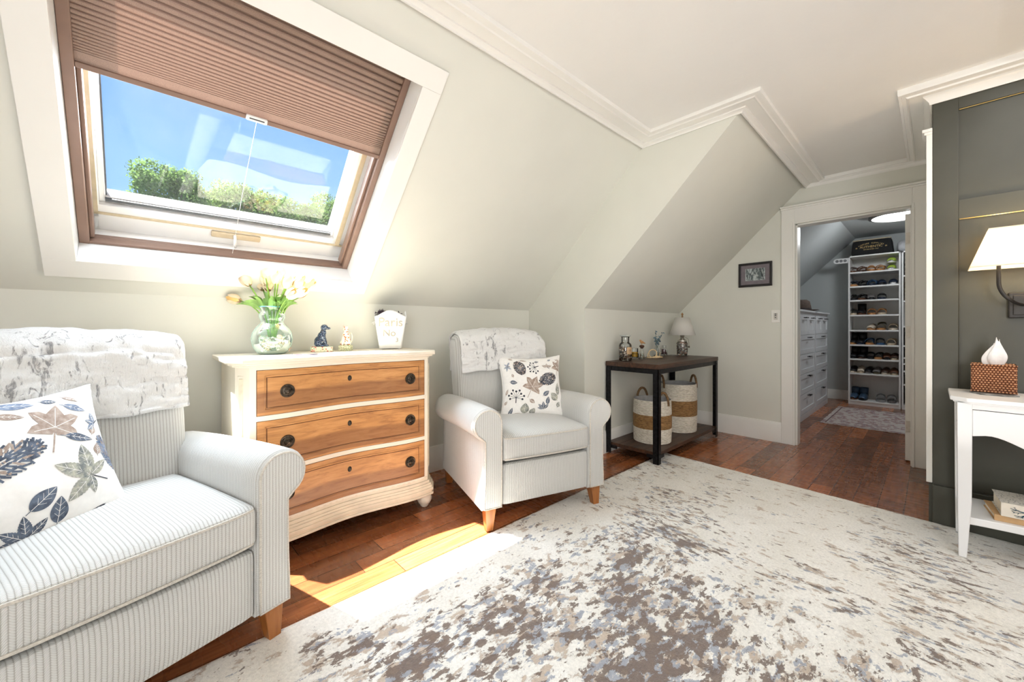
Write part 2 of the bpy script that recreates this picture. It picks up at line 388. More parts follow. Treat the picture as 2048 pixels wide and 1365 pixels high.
# baseboards
bp = [(0, 0), (.016, 0), (.016, .165), (.010, .178), (.007, .19), (0, .192)]
def baseb(name, path, m=trim_mat, prof=bp): return struct(name, MB().sweep(path, prof), m, smooth=40)
baseb('baseboard_window', [(X1, YK), (-2.4, YK)][::-1] and [(-2.4, YK), (X1, YK), (X1, Y2), (XD, Y2)], prof=[(-d, z) for d, z in bp])
baseb('baseboard_door', [(XD, Y2), (XD, .98)], prof=[(-d, z) for d, z in bp])
baseb('baseboard_closet', [(XD + .12, Y2), (7.8, Y2), (7.8, -1.2)], prof=[(-d, z * .75) for d, z in bp])
# ceiling crown
wp = [(XH, -4), (XH, 0), (XD, 0), (XD, .80), (X1, .80), (X1, 1.45), (-2.4, 1.45)]
ip = [(3.10, -4), (3.10, .135), (4.38, .135), (4.38, .65), (2.49, .65), (2.49, 1.295), (-2.4, 1.30)]
dr = [.077, .077, .058, .05, .026, .026, .03]
pr = [(0, 1, 0), (.03, 1, .005), (.08, 1, .006), (.10, .85, .004), (.17, .7, .003), (.22, .55, .006), (.26, .5, .006), (.27, .45, .001), (.66, .45, .001), (.67, .5, .007), (.72, .5, .009), (.76, .45, .005), (.88, .4, .004), (.90, .35, .011), (.98, .3, .011), (1, .25, .004), (1, 0, -.001)]
b = MB(); q = len(pr); vs = []
for (wx, wy), (ix, iy), d in zip(wp, ip, dr):
    for t, a, c in pr: vs.append((wx + (ix - wx) * t, wy + (iy - wy) * t, CZ - d * a - c))
b.add(vs, [(i * q + j, (i + 1) * q + j, (i + 1) * q + j + 1, i * q + j + 1) for i in range(len(wp) - 1) for j in range(q - 1)])
struct('trim_1', b, trim_mat, smooth=30)
# door casing
b = MB()
b.box(XD - .022, XD, DY1 + .004, .981, 0, 2.206); b.box(XD - .022, XD, .026, DY0 - .004, 0, 2.206); b.box(XD - .022, XD, DY0 - .004, DY1 + .004, DZ + .004, 2.206)
t2 = struct('trim_2', b, trim_mat, bevel=.002)
b = MB(); b.box(XD - .028, XD, .0, .985, 2.206, 2.222); b.box(XD - .04, XD, .0, .988, 2.222, 2.238); b.build('door_head_cap', trim_mat, t2, bevel=.003)
b = MB(); b.box(XD - .03, XD - .02, DY1 + .0, DY1 + .016, 0, DZ + .016); b.box(XD - .03, XD - .02, DY0 - .016, DY0, 0, DZ + .016); b.box(XD - .03, XD - .02, DY0, DY1, DZ, DZ + .016); b.build('casing_bead', trim_mat, t2, bevel=.002)
b = MB(); b.box(XD, XD + .115, DY1 - .014, DY1, 0, DZ); b.box(XD, XD + .115, DY0 - .0, DY0 + .008, 0, DZ); b.box(XD, XD + .115, DY0, DY1, DZ - .014, DZ); b.build('door_jamb', trim_mat, t2, bevel=.002)
b = MB(); b.box(XH, XH + .10, .0, .024, .225, 2.19); b.box(XH - .005, XH + .11, 0, .032, 2.19, 2.205); b.box(XH - .01, XH + .12, 0, .04, 2.205, 2.222)
struct('trim_3', b, trim_mat, bevel=.002)
struct('baseboard_passage', MB().box(XH, XH + .12, 0, .014, 0, .22), green_mat)
# open closet door, edge-on
d1 = empty('door_1', (XD + .12, .118, 0), kind='structure')
MB().box(0, .76, 0, .035, .012, 2.03).build('door_slab', trim_mat, d1, bevel=.002)
for z in (.29, 1.065, 1.83):
    b = MB().box(-.004, .0, -.012, .03, z - .045, z + .045); b.tube([(-.006, -.014, z - .047), (-.006, -.014, z + .047)], .005, 8)
    b.build('hinge', nickel, d1)
# ---------------------------------------------------------------- skylight
w1 = empty('window_1', W(.37, -.17, 0), kind='structure')
wl = Matrix.Translation(-Vector(W(.37, -.17, 0))) @ WM
winwhite = plain('skylight_white', (.88, .88, .87), .3, var=.01, nscale=5, bstr=.02)
beige = plain('skylight_beige_gasket', lin(206, 190, 160), .5, var=.05)
b = MB(); E = (-.305, 1.05, -.862, .527)
b.box(E[0], E[1], E[2], OS0, -.014, 0, wl); b.box(E[0], E[1], OS1, E[3], -.014, 0, wl); b.box(E[0], OX0, OS0, OS1, -.014, 0, wl); b.box(OX1, E[1], OS0, OS1, -.014, 0, wl)
b.build('skylight_casing', trim_mat, w1, bevel=.002)
b = MB()
b.box(OX0 - .012, OX0, OS0 - .01, OS1 + .01, .0005, .33, wl); b.box(OX1, OX1 + .012, OS0 - .01, OS1 + .01, .0005, .33, wl)
b.box(OX0, OX1, OS0 - .012, OS0, .0005, .33, wl); b.box(OX0, OX1, OS1, OS1 + .012, .0005, .33, wl)
b.build('reveal', winwhite, w1, bevel=.002)
GX0, GX1, GS0, GS1 = -.128, .842, -.605, .34
b = MB()  # sash
for (x0, x1, y0, y1) in ((OX0, GX0 - .02, OS0, OS1), (GX1 + .02, OX1, OS0, OS1), (OX0, OX1, OS0, GS0 - .03), (OX0, OX1, GS1 + .02, OS1)): b.box(x0, x1, y0, y1, .235, .31, wl)
for (x0, x1, y0, y1) in ((GX0 - .02, GX0, GS0 - .03, GS1), (GX1, GX1 + .02, GS0 - .03, GS1), (GX0, GX1, GS0 - .03, GS0), (GX0, GX1, GS1, GS1 + .02)): b.box(x0, x1, y0, y1, .262, .33, wl)
b.build('sash_frame', winwhite, w1, bevel=.003)
b = MB(); b.box(OX0 + .028, OX0 + .058, OS0 + .09, OS1, .228, .236, wl); b.box(OX1 - .072, OX1 - .048, OS0 + .09, OS1, .228, .236, wl); b.box(OX0 + .012, OX1 - .03, OS0 + .088, OS0 + .098, .228, .236, wl); b.build('gasket_strip', beige, w1)
b = MB(); b.box(GX0 + .0, GX0 + .005, GS0, GS1, .275, .29, wl); b.box(GX0, GX1, GS0 - .018, GS0 - .004, .250, .263, wl); b.build('glazing_seal', plain('grey_seal', (.12, .13, .14), .6), w1)
b = MB(); b.quad(*[wl @ Vector(p) for p in ((GX0, GS0, .30), (GX1, GS0, .30), (GX1, GS1, .30), (GX0, GS1, .30))]); b.build('pane', pane_glass, w1)
scr, nt, out = newmat('insect_screen_mesh')
tr = N(nt, 'BsdfTransparent'); df = N(nt, 'BsdfDiffuse'); df.inputs[0].default_value = (.55, .6, .68, 1); mx = N(nt, 'MixShader'); mx.inputs[0].default_value = .07; L(nt, tr.outputs[0], mx.inputs[1]); L(nt, df.outputs[0], mx.inputs[2]); L(nt, mx.outputs[0], out.inputs[0])
b = MB(); b.quad(*[wl @ Vector(p) for p in ((GX0, GS0, .272), (GX1, GS0, .272), (GX1, GS1, .272), (GX0, GS1, .272))]); b.build('insect_screen', scr, w1)
b = MB(); b.box(.258, .48, -.725, -.69, .222, .238, wl); b.build('sash_handle', beige, w1, bevel=.006)
b = MB(); b.tube([wl @ Vector(p) for p in ((.36, -.70, .222), (.36, -.705, .205), (.362, -.74, .2), (.365, -.762, .205))], .007, 8); b.build('handle_hook', winwhite, w1, smooth=60)
# blind
bl = empty('skylight_blind', W(.37, .2, .127), label='brown pleated skylight blind pulled halfway down over the roof window', cat='blind')
bo = Vector(W(.37, .2, .127)); bm_ = Matrix.Translation(-bo) @ WM
brown = plain('blind_track_brown', lin(138, 112, 98), .4, .2, var=.03, nscale=20)
m, nt, out = newmat('pleated_blind_fabric')
v = coords(nt); sp = N(nt, 'SeparateXYZ'); L(nt, v, sp.inputs[0])
wv = noisen(nt, v, 700, 2, .7)
c = ramp(nt, wv, [(.3, lin(116, 97, 86)), (.7, lin(156, 134, 118))])
df = bsdf(nt, out, c, .75, 0, wv, .3, .001); tl = N(nt, 'BsdfTranslucent'); tl.inputs[0].default_value = (*lin(170, 130, 112), 1); mx = N(nt, 'MixShader'); mx.inputs[0].default_value = .035
L(nt, df.outputs[0], mx.inputs[1]); L(nt, tl.outputs[0], mx.inputs[2]); L(nt, mx.outputs[0], out.inputs[0]); blind_fab = m
ss = [.425]; pitch = .033
while ss[-1] > .035: ss.append(ss[-1] - pitch); pitch = max(.0045, pitch * .935)
b = MB(); pts = []
for i in range(len(ss) - 1):
    a, c = ss[i], ss[i + 1]; h = (a - c); dp = min(.012, h * .45)
    pts += [(a, .127 + dp), (a - h * .12, .127 + dp * .2), (a - h * .3, .127), (a - h * .75, .127 + dp * .15), (c + h * .04, .127 + dp * .9)]
pts += [(ss[-1], .127), (.0, .126), (.0, .137)]
x0, x1 = OX0 + .034, OX1 - .030
vs = []; 
for s, n in pts: vs += [bm_ @ Vector((x0, s, n)), bm_ @ Vector((x1, s, n))]
b.add(vs, [(2 * i, 2 * i + 1, 2 * i + 3, 2 * i + 2) for i in range(len(pts) - 1)])
b.build('blind_fabric', blind_fab, bl)
MB().box(x0, x1, -.02, .0, .118, .14, bm_).build('bottom_rail', brown, bl, bevel=.003)
b = MB(); b.box(.32, .40, -.018, .006, .104, .118, bm_); hb = b.build('pull_handle', winwhite, bl, bevel=.005)
MB().box(.332, .388, -.008, -.003, .1035, .105, bm_).build('handle_slot', plain('dark_slot', (.05, .05, .05), .5), hb)
b = MB(); b.tube([bm_ @ Vector(p) for p in ((.362, -.02, .12), (.35, -.4, .13), (.345, -.75, .13))], .0009, 5); b.build('pull_cord', winwhite, bl)
for (a0, a1) in ((OX0 + .001, OX0 + .034), (OX1 - .032, OX1 - .001)):
    b = MB().box(a0, a1, OS0, OS1, .115, .15, bm_); u = a1 if a0 < 0 else a0
    b.box(min(u, u + (.014 if a0 < 0 else -.014)), max(u, u + (.014 if a0 < 0 else -.014)), OS0 + .02, -.01, .14, .185, bm_); b.build('side_track', brown, bl, bevel=.003)
b = MB(); b.box(OX0 + .03, OX1 - .03, OS0, OS0 + .014, .118, .15, bm_)
for i in range(3): b.box(OX0 + .03, OX1 - .03, OS0, OS0 + .010 - i * .003, .152 + i * .014, .162 + i * .014, bm_)
b.build('sill_track', brown, bl, bevel=.002)
# ---------------------------------------------------------------- trees outside
def leafmat(name, c):
    m, nt, out = newmat(name); n = noisen(nt, coords(nt), 2.5, 3)
    cc = ramp(nt, n, [(.3, tuple(x * .6 for x in c)), (.7, tuple(x * 1.35 for x in c))])
    df = N(nt, 'BsdfDiffuse'); L(nt, cc, df.inputs[0]); tl = N(nt, 'BsdfTranslucent'); L(nt, cc, tl.inputs[0]); mx = N(nt, 'MixShader'); mx.inputs[0].default_value = .4
    L(nt, df.outputs[0], mx.inputs[1]); L(nt, tl.outputs[0], mx.inputs[2]); L(nt, mx.outputs[0], out.inputs[0]); return m
bark = plain('bark', (.12, .09, .06), .9)
lm = [leafmat('leaf_green', (.13, .21, .06)), leafmat('leaf_yellow_green', (.16, .235, .07))]
TL = ['rounded green treetop nearest the window frame edge, taller than its neighbour', 'small green treetop in a dip of the treeline seen through the skylight', 'broad treetop in the middle of the skylight view', 'low yellow-green treetop beside the tallest central one', 'bushy green treetop above the skylight handle', 'green treetop sloping down towards the far pane corner', 'tall green treetop cut by the pane edge above the bucket']
for i, (x, y, zt, r) in enumerate([(.9, 16.5, 6.2, 1.0), (2.1, 17.5, 6.45, 1.0), (3.1, 17, 6.25, 1.0), (-.5, 18, 5.2, .8), (4.2, 17.5, 6.25, 1.0), (5.3, 18.5, 6.45, .9), (6.6, 18, 7.0, 1.1)]):
    t = empty('tree', (x, y, 0), label=TL[i], cat='tree', group='trees beyond the skylight')
    MB().tube([(0, 0, 0), (.1, 0, zt * .5), (0, 0, zt - r * .8)], [.16, .12, .05], 8).build('trunk', bark, t)
    b = MB(); blobs = [(Vector((R.uniform(-1.05, 1.05) * r, R.uniform(-.5, .5) * r, zt - r * R.uniform(.35, 2.0))), r * R.uniform(.22, .5)) for _ in range(40)] + [(Vector((0, 0, zt - r * .45)), r * .45)]
    for c, rr in blobs:
        for _ in range(int(300 * (rr / .4) ** 2) + 40):
            d = Vector((R.gauss(0, 1), R.gauss(0, 1), R.gauss(0, 1))).normalized(); p = c + d * rr * R.uniform(.7, 1.05)
            u = Vector((R.gauss(0, 1), R.gauss(0, 1), R.gauss(0, 1))).normalized(); w = u.cross(d + Vector((.01, 0, 0))).normalized(); sz = R.uniform(.032, .058)
            b.add([p - u * sz, p + w * sz * .6, p + u * sz, p - w * sz * .6], [(0, 1, 2, 3)])
    b.build('crown', lm[i % 2], t, recalc=False)
# ---------------------------------------------------------------- rug
def rug_obj():
    c = [(-1.3, -1.0), (3.20, -.62), (3.325, 1.60), (-1.3, 1.625)]
    nu, nv = 300, 200
    def g(u, v):
        x = (c[0][0] * (1 - u) + c[1][0] * u) * (1 - v) + (c[3][0] * (1 - u) + c[2][0] * u) * v
        y = (c[0][1] * (1 - u) + c[1][1] * u) * (1 - v) + (c[3][1] * (1 - u) + c[2][1] * u) * v
        e = min(u, 1 - u, v, 1 - v); n1 = noise.noise(Vector((x * 30, y * 30, 0))); n2 = noise.noise(Vector((x * 12, y * 12, 5)))
        if e < .004: x += n1 * .006; y += n2 * .006
        z = .012 + .0018 * n2 + .0012 * n1
        if e < 1e-6: z = .001
        return (x, y, z)
    def gg(u, v):  # tight border ring
        f = lambda t: (0 if t == 0 else 1 if t == 1 else .001 + .998 * t)
        return g(f(u), f(v))
    b = MB().grid(nu, nv, gg)
    return b.build('area_rug', rug_material(), smooth=80, label='large cream area rug with speckled brown and grey-blue abstract pattern', cat='rug')
rug_obj()
# ---------------------------------------------------------------- armchairs
def arm_profile(sg, rear=0.0, inset=0.0):
    cx, cz, r = .372, .580 - rear, .088 - inset
    pts = [(.286 + inset, .122 + inset)] + [(.285 + inset, z) for z in (.2, .3, .4, .5 - rear)]
    for i in range(0, 17):
        a = radians(180 - i * 15)
        pts.append((cx + r * cos(a), cz + r * sin(a)))
    pts += [(.398 - inset, .49 - rear), (.397 - inset, .42), (.398 - inset, .3), (.402 - inset, .2), (.404 - inset, .122 + inset)]
    return [(sg * x, z) for x, z in pts]
def make_chair(loc, rz, label):
    t = empty('armchair', loc, rz, label, 'armchair', 'ribbed cream armchairs')
    # seat box and recessed front
    b = rounded((.292, .385, .115), .02, 6, 8, 4, c=(0, .415, .235)); b.build('seat_box', fabX, t, smooth=60)
    def bulge(q): return (q.x, q.y - (.014 * (1 - (q.x / .29) ** 2) * (1 - (q.z / .11) ** 2) if q.y < 0 else 0), q.z)
    b = rounded((.284, .022, .112), .016, 12, 3, 8, bulge, (0, .028, .240)); b.build('front_panel', fabX, t, smooth=60)
    def puff(q):
        u, v = q.x / .288, q.y / .30; k = max(0, (1 - u * u)) * max(0, 1 - v * v)
        return (q.x, q.y - .010 * (1 - u * u) * (q.y < -.25), q.z + (.028 * k ** .6 if q.z > 0 else -.004 * k))
    b = rounded((.288, .31, .070), .026, 18, 18, 5, puff, (0, .302, .437)); sc = b.build('seat_cushion', fabX, t, smooth=60)
    for z in (.494, .382):
        pts = [(-.276, .29, z)] + [(-.282, .02, z), (-.272, -.002, z), (-.25, -.009, z)] + [(x / 10 * .25, -.013 - .006 * (1 - (x / 10) ** 2), z) for x in range(-8, 9, 2)] + [(.25, -.009, z), (.272, -.002, z), (.282, .02, z), (.276, .29, z)]
        MB().tube(pts, .0042, 6).build('welt', weltm, sc, smooth=60)
    # back
    def lean(q):
        u = q.x / .335; zt = q.z + .024 * max(0, 1 - u * u) * max(0, q.z / .34)
        return (q.x * (1 - .03 * max(0, -q.z / .34)), q.y + q.z * .15 - (.02 * max(0, 1 - u * u) * max(0, 1 - (q.z / .34) ** 2) if q.y < 0 else 0), zt)
    rounded((.335, .105, .340), .07, 16, 6, 18, lean, (0, .715, .715)).build('backrest', fabX, t, smooth=60)
    for sg in (1, -1):
        b = MB(); st = [(.002, 0, .016), (.004, 0, .006), (.014, 0, 0)] + [(y, (y / .76) ** 2 * .035, 0) for y in (.1, .2, .3, .4, .5, .6, .7, .75)] + [(.775, .036, .02)]
        n = len(arm_profile(1)); vs = []
        for y, rr, ins in st: vs += [(p[0], y, p[1]) for p in arm_profile(sg, rr, ins)]
        k = len(st)
        b.add(vs, [(i * n + j, i * n + (j + 1) % n, (i + 1) * n + (j + 1) % n, (i + 1) * n + j) for i in range(k - 1) for j in range(n)])
        b.add([(p[0], .775, p[1]) for p in arm_profile(sg, .036, .02)], [tuple(range(n))])
        a = b.build('arm', fabY, t, smooth=50)
        fp = arm_profile(sg, 0, .012)
        MB().prism(fp, -.006, .006, 'y').build('arm_front', fabX, a, bevel=.004)
        MB().tube([(p[0], -.004, p[1]) for p in arm_profile(sg, 0, .010)], .0042, 6, closed=True).build('welt', weltm, a, smooth=60)
    for sg in (-1, 1):
        for y, dy in ((.045, -.012), (.74, .02)):
            b = MB(); x = sg * .35
            tp = [(x - .032, y - .032), (x + .032, y - .032), (x + .032, y + .032), (x - .032, y + .032)]; bx = x + sg * .006
            bt = [(bx - .019, y + dy - .019), (bx + .019, y + dy - .019), (bx + .019, y + dy + .019), (bx - .019, y + dy + .019)]
            b.add([(*p, 0.004) for p in bt] + [(*p, .128) for p in tp], [(0, 1, 2, 3), (4, 5, 6, 7)] + [(i, (i + 1) % 4, (i + 1) % 4 + 4, i + 4) for i in range(4)])
            b.build('leg', leg_wood, t, bevel=.003)
    return t
chairR = make_chair((1.693, 1.506, 0), radians(-17), 'cream ribbed armchair between the dresser and the console table')
chairL = make_chair((.002, 1.461, 0), radians(17), 'cream ribbed armchair below the skylight, large in front, beside the dresser')

def throw(parent_loc, rz, x0, x1, hem, label, seed):
    t = empty('throw_blanket', parent_loc, rz, label, 'blanket')
    def fn(u, v):
        x = x0 + (x1 - x0) * u; uu = min(1, abs(x) / .335); arch = .024 * (1 - uu * uu)
        hz = hem + .012 * noise.noise(Vector((x * 9, seed, 0))) + .02 * u
        zt = .985
        # path: front from hem up to zt, arc, back down
        if v < .5:
            z = hz + (zt - hz) * (v / .5); y = .715 + (z - .725) * .15 - .105 - .018 - (.02 * max(0, 1 - uu ** 2) * max(0, 1 - ((z - .725) / .34) ** 2)); zz = z + arch * (z - .725) / .34
        elif v < .75:
            a = pi * (v - .5) / .25; yc = .715 + (zt - .725) * .15; y = yc - .123 * cos(a); zz = zt + arch * .9 + .076 * sin(a)
        else:
            z = zt - (v - .75) / .25 * .2; y = .715 + (z - .725) * .15 + .123; zz = z + arch * .8
        ex = max(0, abs(x) - .29)
        zz -= ex * ex * 14 * (1 if v > .4 else v / .4); 
        n = noise.noise(Vector((x * 7 + seed, v * 9, seed))) * .010 + noise.noise(Vector((x * 22, v * 26, seed))) * .006
        wv = .003 * noise.noise(Vector((x * 40, v * 18, 2)))
        return (x, y - (n + wv + .006) * (1 if v < .6 else -1), zz + (n + .006) * (1 if .45 < v < .8 else .1))
    b = MB().grid(90, 90, fn); o = b.build('blanket_cloth', fur, t, smooth=180, solid=.016)
    b = MB(); pts = [Vector(fn(i / 60, 0)) + Vector((0, -.004, 0)) for i in range(61)]; b.tube(pts, .009, 8).build('hem', fur, t, smooth=180)
    return t
throw((1.693, 1.506, 0), radians(-17), -.315, .35, .80, 'off-white fur throw draped over the back of the armchair near the console table', 1.7)
throw((.002, 1.461, 0), radians(17), -.34, .318, .760, 'white and grey fur throw draped over the back of the armchair below the skylight', 5.2)

# printed pillows: botanical print laid into the cover itself
def inkmat(name, c, c2):
    m, nt, out = newmat(name); n = noisen(nt, coords(nt), 45, 5, .65)
    bsdf(nt, out, ramp(nt, n, [(.3, c), (.68, c2)]), .85); return m
cover = plain('pillow_linen', lin(240, 238, 234), .9, var=.02, nscale=60, bstr=.3, bscale=900)
inks = [inkmat('slate_ink', lin(52, 60, 74), lin(112, 124, 142)), inkmat('taupe_ink', lin(134, 112, 98), lin(192, 176, 164)), inkmat('sage_ink', lin(86, 96, 104), lin(196, 194, 176)), inkmat('dark_ink', lin(34, 34, 40), lin(72, 76, 88)), inkmat('blue_ink', lin(72, 92, 120), lin(150, 162, 182))]
SL, TP, SG, DK, BL_ = 1, 2, 3, 4, 5
def pillow(loc, rz, C, U, V, half, thick, shapes, label, group, seed=0):
    t = empty('printed_pillow', loc, rz, label, 'pillow', group)
    U = Vector(U).normalized(); V = Vector(V); V = (V - U * V.dot(U)).normalized(); Nn = V.cross(U).normalized() * -1
    # Nn must face the front (-y)
    if Nn.y > 0: Nn = -Nn
    C = Vector(C)
    def pt(u, v, side=1, off=0):
        px = u * (1 - .13 * (1 - v * v) * abs(u) ** 3); py = v * (1 - .13 * (1 - u * u) * abs(v) ** 3)
        h = thick * (max(0, 1 - u * u) ** .42) * (max(0, 1 - v * v) ** .42)
        w = .004 * noise.noise(Vector((u * 4 + seed, v * 4, side))) * (1 - max(abs(u), abs(v)) ** 4)
        # wrinkles fanning from corners
        w += .0022 * sin(28 * math.atan2(1.02 - abs(v), 1.02 - abs(u))) * max(0, 1 - ((1 - abs(u)) ** 2 + (1 - abs(v)) ** 2) / .35)
        return C + U * half * px + V * half * py + Nn * side * (h + w + off)
    b = MB()
    for sd in (1, -1): b.grid(44, 44, lambda a, c: pt(sin((a * 2 - 1) * pi / 2) * .5 + (a * 2 - 1) * .5, sin((c * 2 - 1) * pi / 2) * .5 + (c * 2 - 1) * .5, sd))
    def patch(fn, nu, nv, m, off=.0009): b.m = m; b.grid(nu, nv, lambda a, c: pt(*clampuv(fn(a, c)), 1, off)); b.m = 0
    def clampuv(p): return (max(-.99, min(.99, p[0])), max(-.99, min(.99, p[1])))
    def leaf(cx, cy, ln, wd, an, m, serr=0):
        ca, sa = cos(radians(an)), sin(radians(an))
        def f(a, c):
            x = (a - .5) * ln; w = wd * (sin(pi * a ** .8) ** .85) * .5 * (1 + serr * sin(a * 60)); y = (c * 2 - 1) * w
            return (cx + x * ca - y * sa, cy + x * sa + y * ca)
        patch(f, 20, 4, m)
        vein((cx - ca * ln * .48, cy - sa * ln * .48), (cx + ca * ln * .46, cy + sa * ln * .46), .006)
        for kk in (-.25, -.05, .15):
            for sg in (-1, 1):
                q0 = (cx + ca * ln * kk, cy + sa * ln * kk); a2 = radians(an) + sg * .75; vein(q0, (q0[0] + cos(a2) * wd * .40, q0[1] + sin(a2) * wd * .40), .0035)
        tip = (cx - ca * ln * .5, cy - sa * ln * .5); stem(tip, (tip[0] - ca * ln * .15, tip[1] - sa * ln * .15), m)
    def vein(p, q, w):
        dx, dy = q[0] - p[0], q[1] - p[1]; l = max(1e-6, sqrt(dx * dx + dy * dy)); nx, ny = -dy / l * w, dx / l * w
        patch(lambda a, c: (p[0] + dx * a + nx * (c - .5), p[1] + dy * a + ny * (c - .5)), 3, 1, 0, .0013)
    def stem(p, q, m, w=.008):
        dx, dy = q[0] - p[0], q[1] - p[1]; l = max(1e-6, sqrt(dx * dx + dy * dy)); nx, ny = -dy / l * w, dx / l * w
        patch(lambda a, c: (p[0] + dx * a + nx * (c - .5), p[1] + dy * a + ny * (c - .5)), 3, 1, m)
    def fan(cx, cy, sz, an, m, ks=(0, 55, 110, 180, 235), lens=(1, .9, 1, .8, .8), wd=.42):
        for k, l in zip(ks, lens):
            a = radians(an + k); leaf(cx + cos(a) * sz * l * .55, cy + sin(a) * sz * l * .55, sz * l, sz * l * wd, an + k, m, .06)
        stem((cx, cy), (cx + cos(radians(an - 60)) * sz * .6, cy + sin(radians(an - 60)) * sz * .6), DK, .014)
    def maple(cx, cy, sz, an, m):
        ra = [(0, 1.0), (14, .72), (26, .60), (36, .78), (52, .92), (64, .66), (76, .46), (92, .62), (112, .78), (126, .52), (146, .36), (168, .30), (180, .12)]
        full = [(a, r) for a, r in ra] + [(360 - a, r) for a, r in reversed(ra[1:-1])]; n = len(full)
        def f(a, c):
            k = a * n; i = int(k) % n; j = (i + 1) % n; fr = k - int(k); A0, R0 = full[i]; A1, R1 = full[j]
            if j == 0: A1 = 360
            x0, y0, x1, y1 = R0 * cos(radians(A0)), R0 * sin(radians(A0)), R1 * cos(radians(A1)), R1 * sin(radians(A1))
            x, y = (x0 + (x1 - x0) * fr) * c * sz, (y0 + (y1 - y0) * fr) * c * sz; q = radians(an)
            return (cx + x * cos(q) - y * sin(q), cy + x * sin(q) + y * cos(q))
        patch(f, n * 2, 4, m)
        for A_, R_ in ((0, .85), (52, .75), (-52, .75), (112, .6), (-112, .6)):
            vein((cx, cy), (cx + cos(radians(an + A_)) * R_ * sz, cy + sin(radians(an + A_)) * R_ * sz), .007)
        q = radians(an + 180); stem((cx, cy), (cx + cos(q) * sz * .95, cy + sin(q) * sz * .95), m, .016)
    def cone(cx, cy, ln, wd, an, m):
        rr = random.Random(int(cx * 100 + cy * 37) + 5); q = radians(an)
        for i in range(15):
            for j in range(9):
                a = (i + .5 * (j % 2)) / 15; s = (j - 4) / 4.3; w = wd * .5 * (sin(pi * min(1, a * .92 + .06)) ** .6)
                x, y = (a - .5) * ln, s * w; X = cx + x * cos(q) - y * sin(q); Y = cy + x * sin(q) + y * cos(q)
                aa = q + rr.uniform(-.7, .7) + s * .8; L1, W1 = ln * .055, wd * .035; mm = m if rr.random() < .8 else TP
                patch(lambda u, v: (X + (u - .5) * 2 * L1 * cos(aa) - (v - .5) * 2 * W1 * sin(aa), Y + (u - .5) * 2 * L1 * sin(aa) + (v - .5) * 2 * W1 * cos(aa)), 1, 1, mm)
    def berries(cx, cy, sz, an, m):
        q = radians(an); stem((cx, cy), (cx - cos(q) * sz * .6, cy - sin(q) * sz * .6), DK, .026)
        for k in range(9):
            a = q + radians(-100 + k * 25); r = sz * (.75 + .2 * (k % 2)); X, Y = cx + cos(a) * r, cy + sin(a) * r; stem((cx, cy), (X, Y), m, .008)
            patch(lambda u, v: (X + cos(u * 2 * pi) * v * sz * .125, Y + sin(u * 2 * pi) * v * sz * .125), 10, 1, m)
    fnm = dict(leaf=leaf, fan=fan, maple=maple, cone=cone, berries=berries)
    for s in shapes: fnm[s[0]](*s[1:])
    b.build('pillow_cover', [cover] + inks, t, smooth=180, recalc=False)
    b = MB(); ring = []
    for i in range(160):
        k = i / 40; e = int(k); f = (k - e) * 2 - 1
        u, v = ((f, -1), (1, f), (-f, 1), (-1, -f))[e]; ring.append(pt(u, v, 1))
    b.tube(ring, .0038, 6, closed=True); b.build('piping', cover, t, smooth=180)
    return t
def uvR(x, y): return ((x - 705) / 585, (675 - y) / 520)
SR = [('fan', *uvR(265, 370), .17, 60, BL_, (0, 75, 150, 200, 260), (1, .8, .8, 1, 1), .35), ('cone', *uvR(495, 395), .50, .34, 112, DK), ('berries', *uvR(770, 400), .22, 200, DK),
      ('fan', *uvR(1000, 395), .17, 20, TP, (0, 70, 140), (1, .8, 1), .5), ('maple', *uvR(1225, 400), .30, 75, TP), ('maple', *uvR(690, 735), .38, 62, TP), ('cone', *uvR(1000, 600), .56, .36, 22, DK),
      ('leaf', *uvR(365, 650), .24, .12, -10, SL), ('berries', *uvR(390, 895), .26, 85, DK), ('leaf', *uvR(930, 835), .24, .13, 38, SL), ('leaf', *uvR(945, 950), .25, .12, 75, SL),
      ('fan', *uvR(860, 1090), .23, 90, SL, (0, 45, -45, 80), (1, .9, .9, .8), .42), ('leaf', *uvR(285, 1110), .28, .12, 65, SL), ('leaf', *uvR(535, 1075), .36, .26, 80, SG), ('leaf', *uvR(665, 1135), .26, .18, 60, SG),
      ('leaf', *uvR(1075, 885), .28, .24, 130, SG), ('leaf', *uvR(1175, 760), .40, .15, 80, SG), ('leaf', *uvR(1140, 1010), .2, .12, 60, SG), ('leaf', *uvR(355, 535), .12, .08, 110, TP), ('leaf', *uvR(670, 960), .18, .12, -40, TP),
      ('leaf', *uvR(350, 222), .14, .08, -20, TP), ('leaf', *uvR(215, 795), .2, .08, 60, TP), ('leaf', *uvR(575, 255), .24, .06, -10, TP), ('leaf', *uvR(815, 290), .14, .08, 10, SL), ('leaf', *uvR(1235, 255), .18, .07, -10, TP), ('leaf', *uvR(395, 1165), .3, .08, 0, TP), ('leaf', *uvR(190, 960), .14, .08, 40, TP), ('leaf', *uvR(1060, 250), .12, .07, 30, SL)]
pillow((1.693, 1.506, 0), radians(-17), (.135, .445, .694), (.955, -.30, 0), (.06, .46, .88), .228, .062, SR, 'botanical print pillow on the armchair near the console table', 'botanical print pillows')
